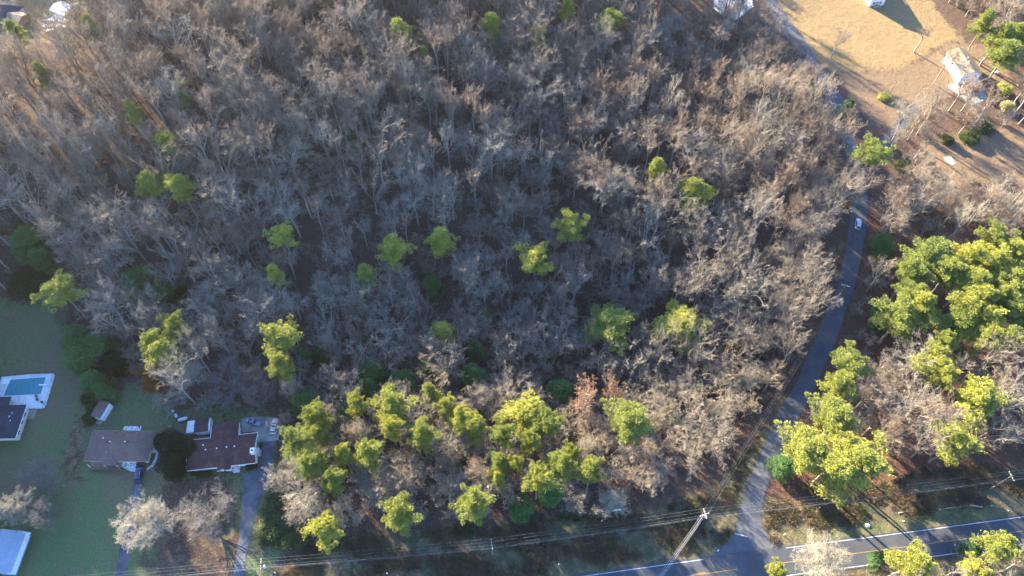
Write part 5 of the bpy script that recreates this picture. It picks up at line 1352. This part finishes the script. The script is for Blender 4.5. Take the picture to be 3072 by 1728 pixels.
def bin_(o, mat='blue_plastic', r=.3, h=.9):
    m = MB(); m.lathe((0, 0, 0), (0, 0, h), [(0, .01), (0, r * .85), (1, r), (1, .01)], 14); m.build('barrel_body', M[mat], o); m = MB(); m.cyl((0, 0, h), (0, 0, h + .05), r * 1.05); m.build('lid', M[mat], o)
small('barrel', 'blue barrel behind the shed with the brown roof', 'barrel', (730, 268), bin_)
small('barrel', 'blue barrel against the wall of the blue roofed house', 'barrel', (158, 462), bin_)
def lumber(o):
    for k in range(3): m = MB(); m.box(-2.0, 2.0, -.08 + .42 * k, .08 + .42 * k, 1.2 + .1 * k, 1.28 + .1 * k); m.build('board', M['trim'], o)
    m = MB(); m.box(-1.9, .6, -.3, 1.2, .0, 1.1); m.build('rack', M['wood'], o)
small('lumber_stack', 'long white boards stacked behind the shed with the brown roof', 'lumber', (695, 312), lumber, .8, rz=.12)
def junk(o): m = MB(); m.slab([(-.8, -.4, .1), (.8, -.6, .3), (.9, .3, .7), (-.6, .5, .5)], .08); m.slab([(.3, -.9, .1), (1.4, -1.0, .3), (1.3, -.3, .6), (.2, -.3, .3)], .06); m.build('panels', M['white_metal'], o)
small('scrap_panels', 'crumpled white panels among bushes behind the brown roofed shed', 'scrap', (665, 265), junk)
def tank(o, L=2.8, r=.5, mat='tank'):
    m = MB(); m.lathe((-L / 2, 0, r + .15), (L / 2, 0, r + .15), [(0, .02), (.02, r * .4), (.07, r * .8), (.15, r), (.85, r), (.93, r * .8), (.98, r * .4), (1, .02)], 18); m.build('tank_body', M[mat], o, smooth=True)
    m = MB(); m.cyl((0, 0, 2 * r + .12), (0, 0, 2 * r + .35), .18); m.build('valve_dome', M[mat], o)
    for x in (-L * .28, L * .28): m = MB(); m.box(x - .1, x + .1, -.35, .35, 0, .25); m.build('foot', M['concrete'], o)
small('propane_tank', 'long white propane tank left of the white lean to shed', 'tank', (1172, 443), tank, .6, rz=.28)
small('propane_tank', 'small white tank standing behind the long propane tank', 'tank', (1129, 421), lambda o: tank(o, 1.4, .4), .5, rz=2.2)
small('pump_cover', 'rounded white pump cover furthest up behind the tanks', 'cover', (1108, 393), lambda o: tank(o, .9, .32), .4, rz=2.0)
def ringy(o): m = MB(); m.lathe((0, 0, 0), (0, 0, .5), [(0, .42), (.8, .45), (1, .36), (1, .12)], 16); m.build('rim', M['white_metal'], o); m = MB(); m.cyl((0, 0, .3), (0, 0, .42), .15); m.build('hub', M['dark'], o)
small('well_cover', 'round white well cover alone on the lawn between the two houses', 'cover', (1091, 500), ringy)
def wbin(o, mat='green_plastic'):
    m = MB(); m.loft([[(-.25, -.27, .1), (.25, -.27, .1), (.25, .27, .1), (-.25, .27, .1)], [(-.31, -.36, 1.0), (.31, -.36, 1.0), (.31, .36, 1.0), (-.31, .36, 1.0)]]); m.build('bin_body', M[mat], o, .03)
    m = MB(); m.slab([(-.33, -.4, 1.04), (.33, -.4, 1.04), (.33, .38, 1.12), (-.33, .38, 1.12)], .05); m.build('lid', M[mat], o)
    for s_ in (-.24, .24): m = MB(); m.cyl((s_ - .04, .3, .12), (s_ + .04, .3, .12), .12); m.build('wheel', M['rubber'], o)
small('wheeled_bin', 'green wheeled bin between the maroon roofed house and the long driveway', 'bin', (1672, 612), wbin)
small('wheeled_bin', 'dark wheeled bin beside the green one', 'bin', (1668, 640), lambda o: wbin(o, 'dark'))
def hoop(o): m = MB(); m.cyl((0, 0, 0), (0, 0, 3), .06); m.build('pole', M['steel'], o); m = MB(); m.box(-.6, .6, .25, .3, 2.7, 3.5); m.build('backboard', M['trim'], o); m = MB(); m.cyl((0, -.05, 2.85), (0, -.05, 2.88), .23); m.build('rim', M['dark'], o)
small('basketball_hoop', 'basketball hoop with white board beside the concrete pad', 'hoop', (1822, 455), hoop, 1.5, rz=-1.4)
def grill(o): m = MB(); m.box(-.45, .45, -.3, .3, .75, 1.1); m.build('hood', M['dark'], o, .08); [MB().cyl((x, y, 0), (x, y, .75), .03, k=6).build('leg', M['dark'], o) for x in (-.4, .4) for y in (-.25, .25)]
small('grill', 'black grill behind the white wagon on the pad', 'grill', (1797, 452), grill)
def yardpole(o): MB().cyl((0, 0, -.2), (-2.6, 1.2, 2.6), .07, .06, 8).build('shaft', M['dark'], o); MB().cyl((-.02, 0, .0), (.05, -.02, .25), .16, .12, 8).build('collar', M['dark'], o)
small('leaning_post', 'dark leaning post beside the long driveway', 'post', (1757, 864), yardpole)
def lawnchair(o): chair(o, 'trim')
small('ornament', 'pale garden ornament by the front step of the maroon roofed house', 'ornament', (1429, 791), lambda o: pot(o, 'bush', .3))
small('ornament', 'second garden ornament right by the front step, under the projecting gable', 'ornament', (1448, 779), lambda o: pot(o, 'bush', .22))
def strawclump(o, sx=3.2, sy=2.0, n=1900, h=1.3):
    rg = np.random.default_rng(int(sx * 10)); C = np.c_[rg.normal(0, sx * .5, n), rg.normal(0, sy * .5, n), rg.uniform(0, .3, n)]
    V, F = blades(C, rg, 4, h, .05, 1.2, .5); link('stems', np_mesh('stems', V, F, [M['broom']]), o)
for k, (p, sx, sy) in enumerate((((920, 128), 2.6, 1.5), ((985, 148), 2.4, 2.0), ((1035, 115), 1.6, .9), ((970, 198), 1.6, .7), ((985, 250), 2.4, .9))):
    small('orange_grass_clump', ['orange dry grass clump, leftmost of the big patch', 'tallest orange dry grass clump in the middle of the patch', 'orange dry grass clump at the right end of the patch', 'small orange grass clump below the big patch', 'separate orange grass clump nearest the lawn of the brown shed'][k],
          'grass clump', p, lambda o: strawclump(o, sx, sy), .4, 'orange grass clumps')
# field things
def fpole(o):
    MB().cyl((0, 0, -.3), (0, 0, 7.4), .14, .10, 10).build('shaft', M['pole'], o); m = MB(); m.cyl((0, 0, 6.9), (.9, -.2, 7.1), .05, k=6); arm = m.build('lamp_arm', M['steel'], o); MB().cyl((.9, -.2, 6.95), (.9, -.2, 7.15), .2, .12).build('lamp_head', M['steel'], arm)
small('utility_pole', 'wooden pole with lamp rising from the yellow shrub ring on the field', 'utility pole', (885, 690), fpole, conv=Cc)
for k, (dx, dy) in enumerate(((-22, -8), (-30, 12), (-12, 22), (6, 14))):
    u, v = Cc(866 + dx, 695 + dy * .8); place_green(u, v, 10, 'yellow', ['yellow shrub at the foot of the field pole, upper left', 'yellow shrub at the foot of the field pole, far left', 'yellow shrub at the foot of the field pole, lowest', 'yellow shrub at the foot of the field pole, lower right'][k], .7, 'yellow shrubs round the field pole', 1.0)
def trampoline(o): m = MB(); m.lathe((0, 0, .8), (0, 0, .9), [(0, 1.3), (0, 1.5), (1, 1.5), (1, 1.3)], 20); m.build('frame', M['bluecloth'], o); MB().cyl((0, 0, .84), (0, 0, .86), 1.35, k=20).build('mat', M['dark'], o); [MB().cyl((1.4 * math.cos(a), 1.4 * math.sin(a), 0), (1.4 * math.cos(a), 1.4 * math.sin(a), .82), .03, k=6).build('leg', M['steel'], o) for a in (0, 1.57, 3.14, 4.71)]
def tarp(o):
    rg = np.random.default_rng(9); n = 9; V = []; F = []
    for j in range(n):
        for i in range(n): V.append(((i / (n - 1) - .5) * 3.4, (j / (n - 1) - .5) * 1.9, .15 + rg.uniform(0, .5) * (0 < i < n - 1) * (0 < j < n - 1)))
    F = [(j * n + i, j * n + i + 1, (j + 1) * n + i + 1, (j + 1) * n + i) for j in range(n - 1) for i in range(n - 1)]
    link('cloth', np_mesh('cloth', V, F, [M['bluecloth']], True), o); m = MB(); m.box(-1.4, 1.4, -.7, .7, 0, .2); m.build('load', M['dark'], o)
small('blue_tarp', 'crumpled bright blue tarp under the porch end of the white house', 'tarp', (2780 + 880 / 6.586, 120 + 870 / 6.586), tarp, .2, rz=.1, conv=None)
small('white_drum', 'small white drum beside the bright yellow shrub', 'drum', (2780 + 1378 / 6.586, 120 + 640 / 6.586), lambda o: bin_(o, 'trim', .5, .8), .4, conv=None)
def woodheap(o):
    rg = random.Random(4)
    for k in range(16):
        m = MB(); x, y, z = rg.uniform(-4.2, 4.2), rg.uniform(-2.2, 2.2), rg.uniform(.15, .55); a = rg.uniform(0, 3); r = rg.uniform(.7, 1.5)
        P = [(x + r * math.cos(a + t) * rg.uniform(.7, 1.1), y + r * math.sin(a + t) * rg.uniform(.7, 1.1), z + rg.uniform(-.1, .25)) for t in (0, 1.4, 2.9, 4.4)]; m.slab(P, .12); m.build('sheet', M['trim'], o)
small('white_sheet_heap', 'heap of bright white sheets in the yellow yard at the top left', 'heap', (1250 / 7.246, 530 / 7.246), woodheap, .4, rz=.5, conv=None)
small('patio_table', 'white table beside the tan garage in the top left corner', 'table', (75, 62), lambda o: (MB().cyl((0, 0, .68), (0, 0, .74), 1.0, k=20).build('table_top', M['trim'], o), MB().cyl((0, 0, 0), (0, 0, .68), .06).build('leg', M['trim'], o)), .5, conv=None)
small('feed_box', 'small pale box on the grass near the left edge at the top', 'box', (18, 158), lambda o: (MB().box(-.7, .7, -.5, .5, 0, .8).build('box_body', M['trim'], o, .02), MB().slab([(-.8, -.6, .82), (.8, -.6, .82), (.8, .6, .95), (-.8, .6, .95)], .06).build('lid', M['trim'], o)), conv=None)
small('hunting_box', 'small pale box at the edge of the wood above the mown lawn', 'box', (53, 829), lambda o: (MB().box(-.4, .4, -.35, .35, 0, .9).build('box_body', M['trim'], o, .02), MB().slab([(-.5, -.45, .92), (.5, -.45, .92), (.5, .45, 1.0), (-.5, .45, 1.0)], .05).build('lid', M['trim'], o)), .5, conv=None)
# roadside things
def vsign(o): [MB().cyl((x, 0, -.2), (x, 0, 2.0), .05, k=6).build('post', M['wood'], o) for x in (-.9, .9)]; m = MB(); m.box(-1.15, 1.15, -.07, .07, 1.1, 2.1); m.build('panel', M['trim'], o)
small('verge_sign', 'plain white board sign on two posts at the edge of the pine row', 'sign', (535, 1030), vsign, 1.0, rz=.1, conv=Fc)
def marker(o): MB().cyl((0, 0, -.1), (0, 0, 1.0), .12, .10, 8).build('post', M['trim'], o); MB().cyl((0, 0, 1.0), (0, 0, 1.08), .15, .05, 8).build('cap', M['trim'], o)
small('marker_post', 'white marker post on the verge right of the junction', 'marker post', (325, 1186), marker, conv=Ec)
small('marker_post', 'white marker post at the left edge of the junction mouth', 'marker post', (1181, 1289), marker, conv=Fc)
small('marker_post', 'white marker post on red ground right of the road bend', 'marker post', (520, 315), marker, conv=Ec)
small('marker_post', 'white marker post below the long trunk across the red verge', 'marker post', (547, 1015), marker, conv=Ec)
small('marker_post', 'white marker post at the bottom edge left of the road line', 'marker post', (162, 1377), marker, conv=Fc)
small('marker_post', 'white marker post at the bottom edge in the middle of the verge', 'marker post', (774, 1436), marker, conv=lambda x, y: (800 + x / 2.137, 1050 + y / 2.137))
small('marker_post', 'white marker post at the bottom edge near the long driveway end', 'marker post', (58, 1431), marker, conv=lambda x, y: (800 + x / 2.137, 1050 + y / 2.137))
def bag(o): rg = np.random.default_rng(2); m = MB(); m.loft([[(math.cos(t) * r * rg.uniform(.8, 1.2), math.sin(t) * r * .7 * rg.uniform(.8, 1.2), z) for t in np.linspace(0, 5.6, 9)] for z, r in ((0, .4), (.15, .55), (.3, .4), (.38, .15))]); m.build('bag', M['white_metal'], o)
small('litter_bag', 'crumpled pale bag on the grass verge above the main road', 'litter', (860, 1126), bag, conv=Ec).scale = (1.3, 1.3, 1)
small('litter_bag', 'small white scrap right of the crumpled bag on the verge', 'litter', (1092, 1098), bag, conv=Ec).scale = (.6, .6, .6)
for k, (x, y) in enumerate(((1122, 970), (1325, 1022), (1434, 960), (1452, 893), (1558, 938), (1655, 998), (1763, 1031))):
    small('litter_scrap', 'tiny white scrap on the right hand verge, %s from the left' % ['first', 'second', 'third', 'fourth', 'fifth', 'sixth', 'seventh'][k], 'litter', (x, y), bag, group='scraps on the right verge', conv=Ec).scale = (.38, .38, .4)
def log_(o, L=4.5, r=.13): m = MB(); m.cyl((-L / 2, 0, r), (L / 2, .4, r * 1.4), r, r * .6, 8); m.build('stem', M['palebark'], o); m = MB(); m.cyl((-.4, .1, r), (-1.1, .9, .5), r * .6, .03, 6); m.cyl((.9, .2, r), (1.6, 1.0, .3), r * .5, .03, 6); m.build('branch_stubs', M['palebark'], o)
small('fallen_log', 'pale fallen branch on the verge, left one of three', 'log', (1108, 1042), log_, rz=.1, conv=Ec)
small('fallen_log', 'long pale fallen stem in the middle of the verge', 'log', (1430, 1013), lambda o: log_(o, 6.5, .12), rz=.05, conv=Ec)
small('fallen_log', 'thick pale fallen log with root stubs, right one on the verge', 'log', (1552, 1008), lambda o: log_(o, 3.2, .28), rz=-.3, conv=Ec)

# ------------------------------------------------------------------ poles and wires
HT = 11.0
def upole(top_px, label, conv, arm_dir, arms=1, transformer=False, h=HT):
    t = W(*(conv(*top_px) if conv else top_px), h); g = tz(t.x, t.y)
    o = thing('utility_pole', label, 'utility pole', (t.x, t.y, g))
    MB().cyl((0, 0, -.5), (0, 0, h + .5), .19, .12, 10).build('shaft', M['pole'], o)
    for a in range(arms):
        d = Vector((math.cos(arm_dir[a]), math.sin(arm_dir[a]), 0)); z = h - .15 - .9 * a; n_ = Vector((-d.y, d.x, 0)) * .09
        m = MB(); m.prism([tuple((d * -1.3 + n_)[:2]), tuple((d * -1.3 - n_)[:2]), tuple((d * 1.3 - n_)[:2]), tuple((d * 1.3 + n_)[:2])], z - .07, z + .07); c = m.build('crossarm', M['wood'], o)
        for k in (-1.2, -.45, .45, 1.2):
            m = MB(); p = d * k; m.lathe((p.x, p.y, z + .07), (p.x, p.y, z + .32), [(0, .05), (.3, .10), (.5, .07), (.8, .10), (1, .03)], 8); m.build('insulator', M['insul'], c)
    if transformer:
        m = MB(); m.cyl((.42, -.2, h - 2.6), (.42, -.2, h - 1.5), .28, k=14); m.cyl((.42, -.2, h - 1.5), (.42, -.2, h - 1.4), .3, .12, 14); tr = m.build('transformer', M['insul'], o); MB().cyl((.42, -.2, h - 1.4), (.42, -.2, h - 1.15), .05).build('bushing', M['insul'], tr)
    return Vector((t.x, t.y, g + h))
Bc = lambda x, y: (800 + x / 2.137, 1050 + y / 2.137)
TP = [upole((1672, 1372), 'utility pole with transformer at the bottom end of the long driveway', Ac, (math.radians(97),), 1, True),
      upole((1443, 1243), 'utility pole with white crossarm in the middle of the verge', Bc, (math.radians(100),)),
      upole((1102, 1048), 'corner utility pole left of the junction where the wires branch', Fc, (math.radians(100), math.radians(20)), 2, True),
      upole((1785, 808), 'utility pole near the right edge above the verge', Ec, (math.radians(100),))]
dirL = (TP[0] - TP[1]); dirR = (TP[3] - TP[2])
ENDL = TP[0] + dirL.normalized() * 70; ENDR = TP[3] + dirR.normalized() * 70
Q1 = upole((2537, 856), 'utility pole at the striped red ground beside the side road', None, (math.radians(-20),))
R1v = W(1984, 1728, 10.2); Rdir = (R1v - TP[2]); Rdir.z = 0; R1 = TP[2] + Rdir.normalized() * 62; R1.z = TP[2].z
def wire(pts, r, label, off=(0, 0, 0), sag=.9, group=None, mat='wire'):
    m = MB(); off = Vector(off)
    for a, b in zip(pts, pts[1:]):
        d = b - a; n_ = Vector((-d.y, d.x, 0)).normalized() * off.x; L = d.length; k = 18; prev = None
        for i in range(k + 1):
            t = i / k; p = a.lerp(b, t) + n_ + Vector((0, 0, off.z - 4 * sag * t * (1 - t) * (L / 60)))
            if prev is not None: m.cyl(prev, p, r, k=5, cap=False)
            prev = p
    o = m.build('power_line', M[mat]); tag(o, label, 'power line', group); return o
main = [ENDL] + TP + [ENDR]
for k, (ox, oz, r, lb) in enumerate(((1.2, .3, .010, 'overhead wire along the verge, the one farthest from the main road'), (.45, .3, .010, 'overhead wire along the verge, second from the pine row side'),
                                     (-.45, .3, .010, 'overhead wire along the verge, third from the pine row side'), (-1.2, .3, .010, 'overhead wire along the verge, fourth from the pine row side'))):
    wire(main, r, lb, (ox, 0, oz), .9, 'wires along the main road verge')
wire(main, .024, 'thick low cable under the verge wires, nearest the main road', (0, 0, -3.6), .8, 'wires along the main road verge')
for ox, oz, r, lb in ((.6, -.6, .007, 'left wire of the line crossing the verge and following the side road'), (-.6, -.6, .007, 'right wire of the line following the side road'), (0, -2.6, .011, 'lowest cable of the line following the side road')):
    wire([TP[2], Q1], r, lb, (ox, 0, oz), .7, 'wires along the side road')
for ox, oz, r, lb in ((.1, -.4, .032, 'thick bright cable running from the corner pole across the main road'), (.55, -.5, .016, 'thin wire left of the thick bright cable over the main road'), (-.3, -2.9, .026, 'thin cable right of the thick bright cable over the main road')):
    wire([TP[2], R1], r, lb, (-ox, 0, oz), .3, 'wires crossing the main road', 'cable')

# ------------------------------------------------------------------ rough grass and brush on the verges and lawn edges
def tuft(seed, n, h, w, rad, mat):
    rg = np.random.default_rng(seed); C = np.c_[rg.normal(0, rad, (n, 2)), rg.uniform(0, h * .25, n)]
    V, F = blades(C, rg, 4, h, w, .7, .7); return np_mesh('tuft', V, F, [M[mat]])
TUFTS = [tuft(1, 110, .5, .04, .65, 'straw'), tuft(2, 110, .45, .035, .7, 'brush'), tuft(3, 150, .7, .045, .8, 'brush'), tuft(4, 90, .5, .06, .7, 'bush')]
P = jgrid(1.25, .6, -140, 165, 36, 90)
ok = inside(VERGE, P[:, 0], P[:, 1]) | inside(VERGE2, P[:, 0], P[:, 1]); ok &= ~(inside(road_green, P[:, 0], P[:, 1]) | inside(road_green2, P[:, 0], P[:, 1]))
mid = np.interp(P[:, 0], tl[:, 0], tl[:, 1]); ok &= P[:, 1] > mid + 2.2
P = P[ok & frame_ok(P, 0, 60, 60, 60, 60)]; P = P[free(P, -3)]
cl = np.sin(P[:, 0] * .31 + 1.1 * np.sin(P[:, 1] * .5)) + np.sin(P[:, 1] * .62 + P[:, 0] * .11); P = P[(cl + rgw.normal(0, .5, len(P))) > -.25]
m_ = len(P); sc_ = rgw.uniform(.5, 1.25, m_)
pk = np.where(rgw.random(m_) < .45, 0, np.where(rgw.random(m_) < .6, 1, np.where(rgw.random(m_) < .6, 2, 3)))
mass('verge_brush', np.c_[P, terr(P[:, 0], P[:, 1])], np.c_[np.zeros((m_, 2)), rgw.uniform(0, 6.28, m_)], np.c_[sc_, sc_, sc_], pk, TUFTS, 'rough brown grass and brush on the road verges')
# unseen pine belt outside the left edge, added to shade the lawns
PJ = [np_mesh('shade_pine', *join([pr[0], pr[1], pr[2]]), [M['needle']]) for pr in (pine_tree(61, 23, 4.6, .30, 34, .7, 'round'), pine_tree(62, 22, 4.4, .28, 34, .7, 'cone'))]
P = jgrid(6.2, 1.6, -265, -150, 40, 215); u_, v_, s_ = PX(P[:, 0], P[:, 1], 12 + 0 * P[:, 0]); u2, v2, s2 = PX(P[:, 0], P[:, 1], 0 * P[:, 0])
P = P[(rgw.random(len(P)) < .8) & (u_ < -75) & (u2 < -75) & (u_ > -700) & (P[:, 1] < 205)]; m_ = len(P); sc_ = rgw.uniform(.85, 1.15, m_)
mass('shade_pine_belt', np.c_[P, terr(P[:, 0], P[:, 1])], np.c_[np.zeros((m_, 2)), rgw.uniform(0, 6.28, m_)], np.c_[sc_, sc_, sc_], rgw.integers(0, 2, m_), PJ, 'unseen belt of pines added to shade the left lawns')
# ------------------------------------------------------------------ thin winter haze
HZ = bpy.data.materials.new('haze'); HZ.use_nodes = True; _nt = HZ.node_tree; _nt.nodes.clear()
_o = _nt.nodes.new('ShaderNodeOutputMaterial'); _v = _nt.nodes.new('ShaderNodeVolumePrincipled')
_v.inputs['Color'].default_value = (.95, .93, .90, 1); _v.inputs['Density'].default_value = .000045; _v.inputs['Anisotropy'].default_value = .72
_nt.links.new(_v.outputs[0], _o.inputs['Volume'])
hz = MB().box(-5200, 5200, -5200, 5600, -25, 212).build('haze', HZ); tag(hz, kind='stuff')
